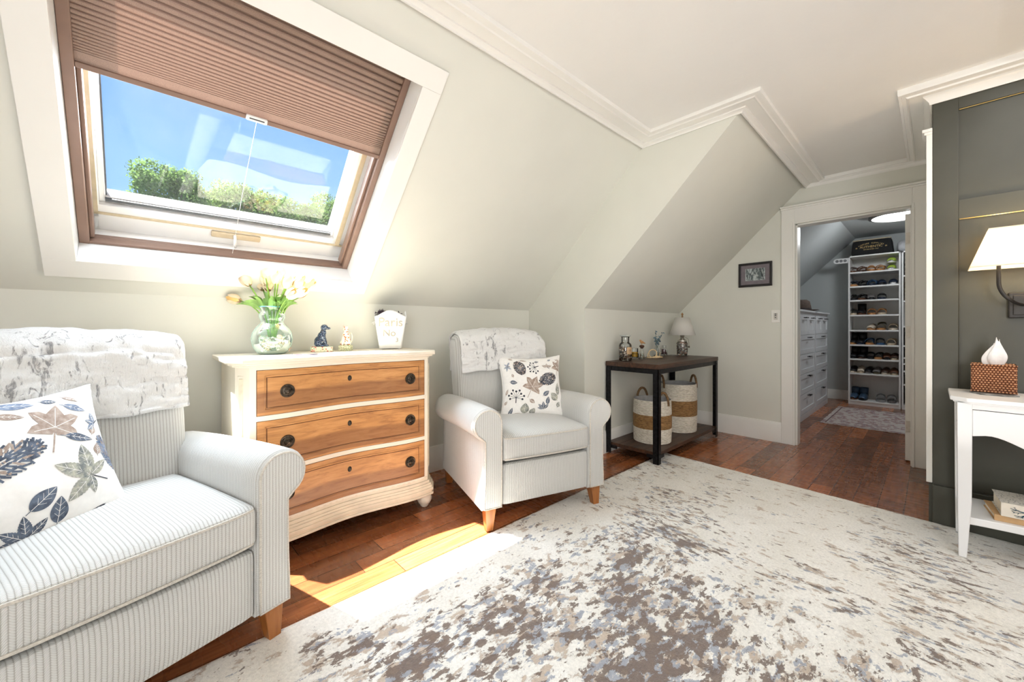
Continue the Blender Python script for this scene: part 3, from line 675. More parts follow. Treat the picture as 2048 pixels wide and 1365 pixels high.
# large pillow: local frame of print, u to the right, v up; visible right part of cover
def uvL(x, y): # crop pixel of the photograph's pillow -> print coordinates (skewed square)
    ox, oy = 470, 640; ux, uy = 470 / 1.0, -10; return ((x - 250) / 560, (630 - y) / 560)
SLp = [('maple', .30, .42, .36, 70, TP), ('cone', -.25, .12, .78, .34, 20, SL), ('fan', .50, -.30, .40, 30, SG, (0, 60, 115, 190, 240), (.7, 1, 1, .95, .6), .45), ('leaf', .52, .22, .34, .11, -22, SL), ('leaf', .62, .66, .28, .1, -32, BL_),
       ('cone', .86, -.05, .5, .22, 105, BL_), ('leaf', -.02, -.42, .34, .2, 35, SL), ('leaf', .10, -.62, .34, .18, 78, SL), ('fan', -.22, -.86, .3, 90, SL, (0, 45, -45, 80), (1, .95, .9, .8), .42), ('leaf', -.05, .68, .26, .1, -18, TP), ('leaf', -.4, .62, .4, .2, -14, BL_),
       ('leaf', .05, .86, .36, .16, -12, BL_), ('leaf', -.38, .86, .3, .14, 10, BL_), ('leaf', .38, .84, .16, .09, -20, SL), ('fan', -.5, .38, .24, 40, TP, (0, 80, 150), (1, .9, .9), .5), ('leaf', .74, .30, .14, .1, 60, TP), ('leaf', .62, .82, .2, .06, -40, TP),
       ('fan', .8, .38, .16, 90, BL_, (0, 60, 120), (1, .8, .9), .5), ('berries', -.72, -.3, .26, 60, DK), ('maple', -.7, -.0, .26, 110, TP), ('leaf', .45, -.82, .34, .09, 26, DK), ('leaf', .70, .02, .16, .12, 70, TP), ('leaf', -.8, .7, .3, .1, 50, SL), ('leaf', -.75, -.75, .3, .14, 30, SG)]
pillow((.002, 1.461, 0), radians(17), (-.157, .401, .680), (.92, .38, .0), (-.22, .33, .92), .238, .070, SLp, 'large botanical print pillow on the armchair below the skylight', 'botanical print pillows', 3)

# ---------------------------------------------------------------- dresser
D = empty('dresser', (.80, 2.585, 0), label='cream bow-front dresser with three honey wood drawers under the skylight', cat='dresser')
def F(x): return -.478 + .020 * cos(pi * x / .37)
def front_slab(x0, x1, z0, z1, d0, d1, n=28, side=True):
    """curved slab following the serpentine front; d measured forward"""
    b = MB(); vs = []
    for i in range(n + 1):
        x = x0 + (x1 - x0) * i / n; y = F(x)
        vs += [(x, y - d0, z0), (x, y - d1, z0), (x, y - d1, z1), (x, y - d0, z1)]
    b.add(vs, [(i * 4 + j, (i + 1) * 4 + j, (i + 1) * 4 + (j + 1) % 4, i * 4 + (j + 1) % 4) for i in range(n) for j in range(4)] + [(0, 1, 2, 3), tuple(n * 4 + j for j in (3, 2, 1, 0))])
    return b
def outline(o, cham, n=30, hw=.50, back=0.0):
    xs = [-(hw - cham + o) + 2 * (hw - cham + o) * i / n for i in range(n + 1)]
    return [(-hw - o, back)] + [(-hw - o, -.478 + cham - o * .4)] + [(x, F(x) - o) for x in xs] + [(hw + o, -.478 + cham - o * .4), (hw + o, back)]
body = MB().prism(outline(-.012, .045), .19, .925, 'z').build('carcass', cream, D)
for sg in (-1, 1):
    b = MB(); xa = .50 * sg; xb = .455 * sg
    b.prism([(xa, 0), (xa, -.430), (xb, F(xb) - .002), (xb - sg * .028, F(xb - sg * .028) - .002), (xb - sg * .028, F(xb) + .03), (xa - sg * .02, 0)], .19, .925, 'z')
    b.build('side_post', cream, D, bevel=.002)
    M = Matrix.Translation(Vector((sg * .479, -.457, 0))) @ Matrix.Rotation(radians(sg * 47), 4, 'Z')
    b = MB(); b.box(-.019, .019, -.004, .004, .24, .88, M); p = b.build('corner_moulding', cream, D, bevel=.003)
    MB().box(-.010, .010, -.007, .004, .252, .868, M).build('corner_inlay', plain('glazed_cream', lin(222, 212, 188), .5), p, bevel=.003)
for z0, z1 in ((.19, .205), (.425, .448), (.672, .696), (.905, .925)):
    front_slab(-.43, .43, z0, z1, -.02, .004).build('drawer_rail', cream, D, bevel=.0015)
tp = MB()
for o, z0, z1 in ((.012, .918, .930), (.028, .928, .940), (.040, .938, .958)): tp.prism(outline(o, .055), z0, z1, 'z')
tp.build('dresser_top', cream, D, bevel=.004, seg=3)
bs = MB()
for o, z0, z1 in ((.004, .175, .200), (.012, .160, .178), (.018, .148, .162), (.024, .132, .150), (.030, .116, .134), (.024, .104, .118), (.030, .092, .106)): bs.prism(outline(o, .050), z0, z1, 'z')
bs.build('base_moulding', plain('antique_cream_glaze', lin(226, 216, 194), .5, var=.06, nscale=14), D, bevel=.004, seg=3)
for sg in (-1, 1):
    for y in (-.445, -.06):
        MB().lathe([(.001, .0), (.018, .0), (.024, .006), (.026, .014), (.034, .022), (.043, .040), (.045, .052), (.040, .068), (.028, .078), (.026, .084), (.034, .088), (.034, .096), (.001, .096)], (sg * .462, y, 0), 28).build('bun_foot', cream, D, smooth=40)
edge_w = plain('dark_edge_line', lin(80, 42, 20), .5)
for (z0, z1) in ((.205, .425), (.448, .672), (.696, .905)):
    dr_ = front_slab(-.428, .428, z0 + .0015, z1 - .0015, -.012, .006).build('drawer', honey, D, bevel=.0015)
    front_slab(-.430, .430, z0, z1, -.014, .0045).build('drawer_shadow_gap', edge_w, dr_)
    # raised bead frame following the curve
    b = MB(); m_ = .032; xs = [-.428 + m_ + (.856 - 2 * m_) * i / 28 for i in range(29)]
    loop = [(x, F(x) - .006, z0 + m_ * .85) for x in xs] + [(x, F(x) - .006, z1 - m_ * .85) for x in reversed(xs)]
    b.tube(loop, .0035, 6, closed=True); b.build('bead_moulding', honey, dr_, smooth=60)
    loop2 = [(x * .984, F(x * .984) - .0065, z0 + m_ * 1.10) for x in xs] + [(x * .984, F(x * .984) - .0065, z1 - m_ * 1.10) for x in reversed(xs)]
    b = MB(); b.tube(loop2, .0014, 4, closed=True); b.build('groove_line', edge_w, dr_)
    zc = (z0 + z1) / 2
    for kx in (-.305, .335):
        M = Matrix.Rotation(pi / 2, 3, 'X')
        pr_ = [(.0001, .012), (.005, .0118), (.008, .010), (.009, .007), (.012, .006), (.014, .0075), (.016, .006), (.020, .004), (.025, .004), (.0285, .0055), (.031, .004), (.032, 0), (.0001, 0)]
        kb = MB().lathe(pr_, (kx, F(kx) - .006, zc), 28, True, M).build('knob', bronze, dr_, smooth=35)
    b = MB(); b.lathe([(.0001, .003), (.008, .003), (.010, .002), (.011, 0)], (0, 0, 0), 20, True, Matrix.Rotation(pi / 2, 3, 'X')); b.v = [(p[0] + .0, p[1] + F(0) - .006, p[2] * 1.35 + zc + .03) for p in b.v]
    b.build('keyhole_plate', bronze, dr_, smooth=35)
    MB().box(-.002, .002, F(0) - .0102, F(0) - .009, zc + .020, zc + .036).build('keyhole', plain('dark_slot', (.05, .05, .05), .5), dr_)
# ---------------------------------------------------------------- things on the dresser
DT = .958
m, nt, out = newmat('recycled_green_glass')
tr = N(nt, 'BsdfTransparent'); nz = noisen(nt, coords(nt), 16, 4, .6); L(nt, ramp(nt, nz, [(.35, (.62, .80, .74)), (.65, (.93, .98, .96))]), tr.inputs[0])
gl = N(nt, 'BsdfGlossy'); gl.inputs['Roughness'].default_value = .06; gl.inputs[0].default_value = (.9, 1, .97, 1)
lw = N(nt, 'LayerWeight'); lw.inputs[0].default_value = .35; df = N(nt, 'BsdfDiffuse'); df.inputs[0].default_value = (.52, .74, .68, 1)
m1 = N(nt, 'MixShader'); L(nt, lw.outputs['Fresnel'], m1.inputs[0]); L(nt, tr.outputs[0], m1.inputs[1]); L(nt, gl.outputs[0], m1.inputs[2])
m2 = N(nt, 'MixShader'); L(nt, ramp(nt, lw.outputs['Facing'], [(.25, .05), (1, .65)]), m2.inputs[0]); L(nt, m1.outputs[0], m2.inputs[1]); L(nt, df.outputs[0], m2.inputs[2]); L(nt, m2.outputs[0], out.inputs[0]); green_glass = m
VX, VY = .502, 2.42
vprof = [(.0001, .004), (.058, .002), (.066, .006), (.080, .022), (.092, .05), (.097, .082), (.092, .112), (.076, .14), (.058, .160), (.050, .172), (.055, .183), (.062, .200), (.060, .212), (.050, .228), (.052, .238), (.060, .252)]
v = empty('flower_vase', (VX, VY, DT), label='pale green bubbled glass vase holding the tulips on the dresser', cat='vase')
MB().lathe(vprof, n=40, cap=False).build('glass_body', green_glass, v, smooth=180)
MB().tube([(.060 * cos(a * pi / 16), .060 * sin(a * pi / 16), .252) for a in range(32)], .0022, 6, closed=True).build('rim', plain('teal_glass_rim', (.10, .42, .40), .15), v, smooth=180)
MB().lathe([(.0001, .002), (.054, .001), (.064, .008), (.0001, .012)], n=32, cap=False).build('glass_foot', plain('thick_green_glass', (.16, .42, .36), .12), v, smooth=60)
b = MB()
for i in range(150):
    a = R.uniform(0, 2 * pi); z = R.uniform(.02, .095); r = .078 * sqrt(R.random()); c = Vector((r * cos(a), r * sin(a), z)); b.m = R.choice([0, 0, 0, 1, 2])
    if R.random() < .35: b.sphere(c, R.uniform(.007, .015), 8, 5, (1, .8, .7))
    else:
        for _ in range(4):
            d = Vector((R.gauss(0, 1), R.gauss(0, 1), R.gauss(0, 1))).normalized(); b.tube([c, c + d * .016], [.003, .0012], 5)
b.build('white_seashells', [plain('shell_white', (.85, .82, .76), .5), plain('shell_peach', (.80, .55, .36), .5), plain('shell_grey', (.55, .5, .42), .5)], label='heap of white coral and seashells inside the glass vase', cat='seashells', kind='stuff', loc=(VX, VY, DT))
petal = plain('tulip_petal', (.92, .76, .55), .55, var=.1, nscale=25); petal2 = plain('tulip_flame', (.92, .60, .22), .5, var=.05)
stemm = plain('tulip_green', (.22, .42, .06), .45, var=.25, nscale=30); leafl = plain('tulip_leaf', (.30, .50, .14), .5, var=.3, nscale=18)
heads = [(-.185, .0, .285, 1), (-.155, .03, .375, 0), (-.118, -.02, .365, 0), (-.05, .03, .372, 0), (-.03, -.01, .405, 0), (-.052, .05, .345, 0), (.02, .03, .40, 0), (.03, -.02, .375, 0), (.072, .04, .385, 0), (.085, -.02, .352, 0), (.11, .05, .372, 0), (.13, .0, .35, 0), (.17, .03, .355, 0), (.155, -.03, .31, 0), (.12, -.05, .30, 0), (.05, .06, .36, 0), (-.09, .06, .35, 0)]
for i, (hx, hy, hz, low) in enumerate(heads):
    lb = 'tulip drooping low over the vase on the left of the bouquet' if low else 'pale peach tulip in the bunch standing in the glass vase'
    t = empty('tulip', (VX, VY, DT), -.75, lb, 'flower', 'peach tulips in the vase')
    base = Vector((hx * .1, hy * .1, .09)); neck = Vector((hx * .24, hy * .24, .25)); tip = Vector((hx * .92, hy * .9, hz))
    def bz(a): return base * (1 - a) ** 2 + neck * 2 * a * (1 - a) * 1.0 + tip * a * a
    MB().tube([bz(k / 10) for k in range(11)], .0032, 6).build('stem', stemm, t, smooth=180)
    d = (tip - neck).normalized(); M = d.to_track_quat('Z', 'Y').to_matrix()
    b = MB()
    for k in range(6):
        a0 = k * pi / 3 + i; ro = .027 if k % 2 else .023
        def pf(a, c, a0=a0, ro=ro):
            w = (c - .5) * 1.5 * (sin(pi * min(.97, a * .86 + .1))) ** .8; r = ro * (sin(pi * (a * .75 + .12)) ** .7) * (1.05 if a < .6 else 1.05 + (a - .6) * .2)
            return tip + M @ Vector((r * cos(a0 + w), r * sin(a0 + w), a * .072))
        b.m = 1 if k in (0,) else 0
        b.grid(8, 6, pf)
    b.build('bloom', [petal, petal2], t, smooth=180, recalc=False)
    b = MB()
    for q in range(4):
        an = R.uniform(-.5, .5); o = Vector((hx * .25 + R.uniform(-.012, .012), hy * .25 + R.uniform(-.02, .02), .235)); dd = Vector((hx * R.uniform(.25, .68) + R.uniform(-.03, .03), hy + R.uniform(-.03, .03), max(.03, (hz - .25) * R.uniform(.35, .75))))
        sd = dd.cross(Vector((.3, 1, .1))).normalized()
        b.grid(8, 2, lambda a, c: o + dd * a + sd * (c - .5) * .024 * sin(pi * min(.98, a * .9 + .12)) + Vector((0, -.004 * abs(c - .5), .02 * sin(pi * a))))
    b.build('leaf', leafl, t, smooth=180, recalc=False)
def remeshed(b, name, mat, parent, vox=.002, sm=4):
    o = b.build(name, mat, parent, smooth=180)
    r = o.modifiers.new('r', 'REMESH'); r.mode = 'VOXEL'; r.voxel_size = vox; r.use_smooth_shade = True
    s = o.modifiers.new('s', 'SMOOTH'); s.iterations = sm; s.factor = .5
    return o
def speck(name, base, s1, s2, scale, t1, t2, rough=.18):
    m, nt, out = newmat(name); vo = N(nt, 'TexVoronoi'); vo.inputs['Scale'].default_value = scale; L(nt, coords(nt), vo.inputs[0])
    sp = N(nt, 'SeparateColor'); L(nt, vo.outputs['Color'], sp.inputs[0])
    c = mix(nt, ramp(nt, sp.outputs[0], [(t1, 0), (t1 + .03, 1)]), base, s1); c = mix(nt, ramp(nt, sp.outputs[1], [(t2, 0), (t2 + .03, 1)]), c, s2)
    dd = ramp(nt, vo.outputs[0], [(.40, 1), (.50, 0)]); c = mix(nt, dd, base, c)
    bsdf(nt, out, c, rough, Coat_Weight=.3); return m
f = empty('dog_figurine', (.765, 2.455, DT), radians(-22), 'dark blue speckled sitting dog figurine on a floral base on the dresser', 'figurine')
MB().box(-.058, .058, -.034, .034, 0, .030).build('base', speck('floral_base', (.82, .76, .55), (.62, .10, .07), (.10, .34, .06), 110, .38, .66, .4), f, bevel=.003)
b = MB(); S = b.sphere
S((-.012, 0, .062), .030, 14, 10, (1.0, .95, 1.05)); S((-.002, 0, .088), .023, 14, 10, (1, .9, 1.3)); S((.006, 0, .112), .017, 12, 9, (1, .9, 1.2)); S((.012, 0, .143), .019, 14, 10, (1.05, .9, .9)); S((.030, 0, .137), .010, 12, 8, (1.5, .85, .8)); S((.041, 0, .136), .006, 10, 6)
for sy in (-1, 1):
    S((.002, sy * .016, .136), .010, 10, 8, (.7, .5, 1.5)); S((-.020, sy * .022, .048), .019, 12, 8, (1.1, .8, .95)); S((.004, sy * .026, .036), .010, 10, 6, (1.6, .9, .6)); b.tube([(.008, sy * .012, .09), (.018, sy * .013, .06), (.020, sy * .013, .036)], [.010, .0085, .0075], 8); S((.027, sy * .013, .035), .008, 8, 6, (1.4, 1, .7))
remeshed(b, 'body', speck('speckled_navy', (.012, .02, .045), (.35, .48, .62), (.05, .12, .25), 330, .52, .7), f)
f = empty('cat_figurine', (.903, 2.46, DT), radians(-40), 'orange and white patterned sitting cat figurine with a looped tail on the dresser', 'figurine')
MB().box(-.035, .035, -.026, .026, 0, .034).build('base', speck('green_floral_base', (.72, .72, .52), (.14, .24, .04), (.24, .27, .07), 170, .32, .5, .4), f, bevel=.003)
b = MB(); S = b.sphere
S((0, .004, .058), .029, 14, 10, (1, .85, 1)); S((0, .002, .085), .024, 14, 10, (1, .8, 1.2)); S((0, 0, .108), .016, 12, 8, (1, .85, 1.1)); S((0, -.002, .134), .0175, 14, 10, (1, .9, .92)); S((0, -.016, .130), .006, 8, 6)
for sy in (-1, 1): b.tube([(sy * .009, 0, .144), (sy * .013, 0, .157)], [.006, .0015], 8); b.tube([(sy * .009, -.014, .085), (sy * .010, -.02, .06), (sy * .010, -.021, .040)], [.009, .008, .008], 8); S((sy * .022, -.004, .046), .014, 10, 8, (.8, 1.2, .9)); S((sy * .011, -.024, .039), .008, 8, 6, (.9, 1.3, .7))
remeshed(b, 'body', speck('orange_patch_glaze', (.86, .80, .66), (.72, .12, .015), (.90, .88, .80), 105, .42, .85), f)
b = MB(); b.tube([(.026, .004, .045), (.036, .004, .060), (.039, .004, .085), (.034, .004, .105), (.022, .004, .108)], .0032, 8); b.build('tail', plain('cream_glaze', (.84, .74, .55), .2), f, smooth=180)
# paris bucket
f = empty('metal_bucket', (1.200, 2.475, DT), radians(-24), 'white square metal bucket lettered Paris on the dresser', 'bucket')
wm = plain('white_enamel', (.86, .86, .85), .32, var=.015, nscale=20)
b = MB(); hb_, ht, H_ = .068, .098, .212
def arch(u): return H_ + .042 * (max(0, cos(u * pi / 2)) ** 1.4)
for k in range(4):
    M = Matrix.Rotation(k * pi / 2, 4, 'Z')
    b.grid(16, 10, lambda a, c, M=M: M @ Vector(((a * 2 - 1) * (hb_ + (ht - hb_) * c * (1.0)), -(hb_ + (ht - hb_) * c), .008 + c * ((arch(a * 2 - 1) if True else H_) - .008))))
b.box(-hb_, hb_, -hb_, hb_, .006, .010)
b.build('pail', wm, f, smooth=40, solid=.002)
for sx in (-1, 1):
    for sy in (-1, 1): MB().sphere((sx * .055, sy * .055, .006), .007, 8, 6).build('foot', wm, f)
    MB().tube([(sx * (.094 + .016 * sin(a * pi / 8)), -.02 * cos(a * pi / 8), .18 - .02 * (a % 8) / 8) for a in range(9)], .003, 6).build('side_ring', wm, f, smooth=180)
def text(name, s, size, mat, parent, M, ext=.0008, align='CENTER'):
    b = MB(); glyphs(b, s, size, M, ext, align); return b.build(name, mat, parent, recalc=False)
def glyphs(b, s, size, M, ext=.0008, align='CENTER', bold=0):
    cu = bpy.data.curves.new('t', 'FONT'); cu.body = s; cu.size = size; cu.extrude = ext; cu.align_x = align; cu.offset = bold
    o = bpy.data.objects.new('t', cu); COL.objects.link(o); bpy.context.view_layer.update()
    me = bpy.data.meshes.new_from_object(o.evaluated_get(bpy.context.evaluated_depsgraph_get()))
    b.add([M @ v.co for v in me.vertices], [tuple(p.vertices) for p in me.polygons])
    bpy.data.objects.remove(o); bpy.data.curves.remove(cu); bpy.data.meshes.remove(me)
lt = plain('worn_lettering', (.46, .42, .34), .6)
tl_ = math.atan2(ht - hb_, H_)
def onface(x, z): return Matrix.Translation((x, -(hb_ + (ht - hb_) * (z / H_)) - .0035, z)) @ Matrix.Rotation(pi / 2 + tl_, 4, 'X')
text('lettering', 'Paris', .080, lt, f, onface(0, .150)); text('lettering', 'No', .062, lt, f, onface(-.008, .086)); text('lettering', '3', .038, lt, f, onface(.040, .048))
db = MB(); 
for i in range(130):
    c = Vector((R.uniform(-.07, .07), R.uniform(-.07, .07), R.uniform(.19, .24))); d = Vector((R.gauss(0, 1), R.gauss(0, 1), abs(R.gauss(0, 1)))).normalized(); db.tube([c, c + d * .022], [.0028, .001], 4)
for i in range(60):
    c = Vector((-.055 + R.gauss(0, .012), -.04 + R.gauss(0, .012), .235 + R.gauss(0, .008))); d = Vector((R.gauss(0, 1), R.gauss(0, 1), abs(R.gauss(0, 1)))).normalized(); db.tube([c, c + d * .02], [.003, .001], 4)
o = db.build('dried_lavender', plain('dried_purple', (.05, .03, .045), .8), label='dark dried flower heads showing inside the Paris bucket', cat='dried flowers', kind='stuff'); o.location = (1.200, 2.475, DT); o.rotation_euler.z = radians(-24)
f = empty('eyeglasses', (.600, 2.19, DT + .002), radians(-12), 'thin wire eyeglasses lying folded open on the dresser top before the vase', 'glasses')
gm = plain('violet_wire', (.22, .18, .26), .25, .6)
for sx in (-1, 1):
    MB().tube([(sx * .033 + .024 * cos(a * pi / 10), .017 * sin(a * pi / 10), .001) for a in range(20)], .0014, 5, closed=True).build('lens_rim', gm, f)
    MB().lathe([(.0001, .0006), (.023, .0006)], (sx * .033, 0, 0), 18, False).build('lens', glass_mat('violet_lens', (.75, .72, .85), .1), f)
    MB().tube([(sx * .057, .004, .001), (sx * .060, .05, .002), (sx * .05, .12, .001)], .0013, 5).build('temple', gm, f)
MB().tube([(-.010, .004, .001), (0, .008, .002), (.010, .004, .001)], .0013, 5).build('bridge', gm, f)
# ---------------------------------------------------------------- console table
T = empty('console_table', (3.58, 1.712, 0), label='dark plank console table with black iron legs in the alcove', cat='table')
hx, hy = .63, .243
tb = MB()
for i in range(4): tb.box(-hx, hx, -hy + i * 2 * hy / 4 + .0006, -hy + (i + 1) * 2 * hy / 4 - .0006, .768, .806)
tb.build('tabletop', dark_wood, T, bevel=.002)
tb = MB()
for i in range(4): tb.box(-hx + .012, hx - .012, -hy + .012 + i * (2 * hy - .024) / 4 + .0006, -hy + .012 + (i + 1) * (2 * hy - .024) / 4 - .0006, .076, .106)
tb.build('shelf', dark_wood, T, bevel=.002)
for sx in (-1, 1):
    for sy in (-1, 1):
        b = MB(); x, y = sx * (hx - .004), sy * (hy - .004)
        b.box(min(x, x - sx * .046), max(x, x - sx * .046), min(y, y - sy * .005), max(y, y - sy * .005), .006 if not (sx < 0 and sy < 0) else .014, .768); b.box(min(x, x - sx * .005), max(x, x - sx * .005), min(y, y - sy * .046), max(y, y - sy * .046), .014, .768)
        for z in (.735, .69, .095, .06):
            b.lathe([(.0001, .004), (.004, .003), (.0055, 0)], (x - sx * .022, y + sy * .0, z), 10, False, Matrix.Rotation(pi / 2 * (1 if sy < 0 else -1), 3, 'X')); b.lathe([(.0001, .004), (.004, .003), (.0055, 0)], (x, y - sy * .022, z), 10, False, Matrix.Rotation(pi / 2 * (1 if sx > 0 else -1), 3, 'Y'))
        b.build('leg', black_mtl, T)
for sy in (-1, 1):
    y = sy * (hy - .010); MB().box(-hx + .01, hx - .01, min(y, y - sy * .004), max(y, y - sy * .004), .728, .768).build('apron_rail', black_mtl, T)
    for sx in (-1, 1): x = sx * (hx - .008); MB().box(min(x, x - sx * .11), max(x, x - sx * .11), min(y, y - sy * .004), max(y, y - sy * .004), .056, .084).build('shelf_bracket', black_mtl, T)
for sx in (-1, 1):
    x = sx * (hx - .010); MB().box(min(x, x - sx * .004), max(x, x - sx * .004), -hy + .01, hy - .01, .728, .768).build('apron_rail', black_mtl, T)
    for sy in (-1, 1): y = sy * (hy - .008); MB().box(min(x, x - sx * .004), max(x, x - sx * .004), min(y, y - sy * .10), max(y, y - sy * .10), .056, .084).build('shelf_bracket', black_mtl, T)
# baskets
def rope_mat(name, c, c2):
    m, nt, out = newmat(name); v = coords(nt); sp = N(nt, 'SeparateXYZ'); L(nt, v, sp.inputs[0])
    an = mth(nt, 'ARCTAN2', sp.outputs[1], sp.outputs[0]); w = mth(nt, 'SINE', mth(nt, 'ADD', mth(nt, 'MULTIPLY', an, 70), mth(nt, 'MULTIPLY', sp.outputs[2], 900)))
    n = noisen(nt, coords(nt, scale=(1, 1, 5)), 40, 3); t = mth(nt, 'ADD', mth(nt, 'MULTIPLY', w, .14), n)
    bsdf(nt, out, ramp(nt, t, [(.3, c2), (.6, c)]), .85, 0, t, .6, .004); return m
rope_w = rope_mat('white_woven_rope', lin(232, 226, 214), lin(178, 168, 152)); rope_b = rope_mat('seagrass_band', lin(168, 130, 84), lin(92, 64, 36)); rope_h = rope_mat('jute_handle', lin(130, 100, 66), lin(70, 50, 30))
def basket(x, y, r, h, ha, label):
    t = empty('woven_basket', (x, y, .107), 0, label, 'basket', 'woven storage baskets under the table')
    rows = int(h / .0105); prof = []
    for (z0, z1, mt, nm) in ((0, .34, rope_w, 'lower_band'), (.34, .66, rope_b, 'seagrass_band'), (.66, 1, rope_w, 'upper_band')):
        b = MB(); p = []; k = max(4, int(rows * (z1 - z0)))
        for i in range(k):
            z = h * (z0 + (z1 - z0) * i / k); dz = h * (z1 - z0) / k; rr = r * (.97 + .03 * sin(pi * (z / h)))
            for q in range(5): a = q / 5 * pi; p.append((rr + .0042 * sin(a) , z + dz * q / 5))
        p.append((r * (.97 + .03 * sin(pi * z1)), h * z1))
        if z0 == 0: p = [(.0001, .0)] + [(r * .9, .0)] + p
        b.lathe(p, n=48, cap=False); b.build(nm, mt, t, smooth=60)
    b = MB(); b.lathe([(r * .97, h), (r * .985, h + .004), (r * .93, h), (r * .91, .02), (.0001, .015)], n=48, cap=False); b.build('inside', plain('grey_lining', (.42, .41, .40), .9), t, smooth=60)
    for s in (0, pi):
        a0 = ha + s; ux, uy = cos(a0), sin(a0); tx, ty = -uy, ux
        pts = [(ux * r * .95 + tx * .055 * c2, uy * r * .95 + ty * .055 * c2, h - .04 + .115 * s2) for c2, s2 in [(cos(k * pi / 12), sin(k * pi / 12)) for k in range(13)]]
        MB().tube(pts, .0105, 8).build('handle', rope_h, t, smooth=180)
basket(3.275, 1.690, .158, .365, radians(62), 'smaller white woven basket with brown band on the table shelf, nearer the armchair')
basket(3.815, 1.705, .172, .45, radians(-38), 'taller white woven basket with brown band on the table shelf, nearer the door wall')
TT = .808
# potpourri jar
f = empty('apothecary_jar', (3.09, 1.845, TT), radians(-50), 'clear glass apothecary jar with paper label on the console table', 'jar')
MB().lathe([(.0001, .002), (.050, .002), (.054, .008), (.054, .135), (.048, .150), (.036, .160), (.033, .168), (.033, .205), (.042, .212), (.0001, .214)], n=32, cap=False).build('glass_body', clear_glass, f, smooth=40)
MB().lathe([(.0001, .214), (.045, .214), (.047, .219), (.045, .224), (.0001, .226)], n=28, cap=False).build('stopper', plain('frosted_stopper', (.45, .48, .45), .25), f, smooth=40)
b = MB(); b.grid(8, 1, lambda a, c: (.0555 * cos(-pi / 2 + .1 + a * 1.1), .0555 * sin(-pi / 2 + .1 + a * 1.1), .060 + c * .060)); lb = b.build('paper_label', plain('kraft_label', lin(206, 172, 132), .7), f)
b = MB()
for k, (w0, zz) in enumerate(((.010, .098), (.013, .090), (.004, .078))):
    for q in range(int(w0 * 500)): a = -pi / 2 + .65 + (q - w0 * 250) * .075; b.tube([(.0562 * cos(a), .0562 * sin(a), zz - .003), (.0562 * cos(a), .0562 * sin(a), zz + R.uniform(.0, .004))], .0007, 4)
b.build('label_print', plain('label_ink', (.08, .05, .04), .7), lb)
def filling(name, r, z0, z1, n, mats, loc, label, cat, sz=(.005, .011), parent=None):
    b = MB()
    for i in range(n):
        a = R.uniform(0, 2 * pi); rr = r * sqrt(R.random()) if i % 3 else r; b.m = R.randrange(len(mats)); c = (rr * cos(a), rr * sin(a), R.uniform(z0, z1)); b.sphere(c, R.uniform(*sz), 7, 5, (1, R.uniform(.5, 1), R.uniform(.5, 1)))
    return b.build(name, mats, parent, smooth=180, label=label, cat=cat, kind='stuff', loc=loc)
pm = [plain('petal_dark', (.03, .02, .02), .8), plain('petal_brown', (.18, .08, .04), .8), plain('petal_tan', (.42, .28, .16), .8), plain('petal_pale', (.62, .52, .42), .8)]
filling('potpourri', .047, .010, .118, 420, pm, (3.09, 1.845, TT), 'dark brown potpourri filling the glass apothecary jar', 'potpourri')
f = empty('jar_candle', (3.265, 1.86, TT), 0, 'yellow jar candle in a black wire stand beside the potpourri jar', 'candle')
MB().lathe([(.0001, .022), (.034, .022), (.036, .026), (.036, .100), (.034, .102)], n=28, cap=False).build('glass_cup', clear_glass, f, smooth=40)
MB().lathe([(.0001, .026), (.033, .026), (.033, .068), (.0001, .068)], n=28, cap=False).build('wax', plain('yellow_wax', (.80, .42, .02), .4), f, smooth=40)
b = MB(); b.tube([(.038 * cos(a * pi / 12), .038 * sin(a * pi / 12), .055) for a in range(24)], .002, 5, closed=True); b.tube([(.038 * cos(a * pi / 12), .038 * sin(a * pi / 12), .020) for a in range(24)], .002, 5, closed=True)
for k in range(3): a = k * 2 * pi / 3 - 1.1; b.tube([(.038 * cos(a), .038 * sin(a), .055), (.038 * cos(a), .038 * sin(a), .018), (.046 * cos(a), .046 * sin(a), .001)], .0028, 5)
b.build('wire_stand', black_mtl, f)
f = empty('cork_bottle', (3.36, 1.835, TT), radians(-45), 'small glass bottle with a wooden bird on its cork stopper', 'bottle')
MB().lathe([(.0001, .002), (.022, .002), (.024, .008), (.024, .070), (.018, .082), (.013, .088), (.013, .098), (.016, .100)], n=24, cap=False).build('glass_body', clear_glass, f, smooth=40)
MB().lathe([(.0001, .094), (.012, .094), (.013, .104), (.020, .110), (.023, .118), (.018, .128), (.0001, .131)], n=20, cap=False).build('cork', plain('dark_cork', (.10, .05, .03), .8), f, smooth=40)
b = MB(); b.sphere((0, 0, .156), .013, 12, 9, (1.25, .9, 1)); b.sphere((-.012, 0, .170), .0095, 12, 8); b.tube([(.010, 0, .152), (.026, 0, .147), (.034, 0, .144)], [.009, .005, .002], 8); b.tube([(-.020, 0, .171), (-.028, 0, .170)], [.003, .0006], 6); b.tube([(0, 0, .13), (0, 0, .146)], .003, 6)
remeshed(b, 'wooden_bird', plain('carved_wood', lin(200, 152, 100), .55, var=.15, nscale=60), f, .0016, 3)
filling('dried_petals', .019, .006, .05, 60, pm[1:] + [plain('dried_green', (.12, .30, .18), .8)], (3.36, 1.835, TT), 'dried petals at the bottom of the small bird bottle', 'potpourri', (.003, .006))
f = empty('antler_ring', (3.54, 1.80, TT), radians(-43), 'bleached twisted antler ring ornament lying on the console table', 'ornament')
am = plain('bleached_antler', lin(226, 200, 158), .5, var=.12, nscale=40)
b = MB(); b.tube([(-.018 + .038 * cos(a * pi / 14), .004, .044 + .037 * sin(a * pi / 14)) for a in range(28)], .0055, 8, closed=True)
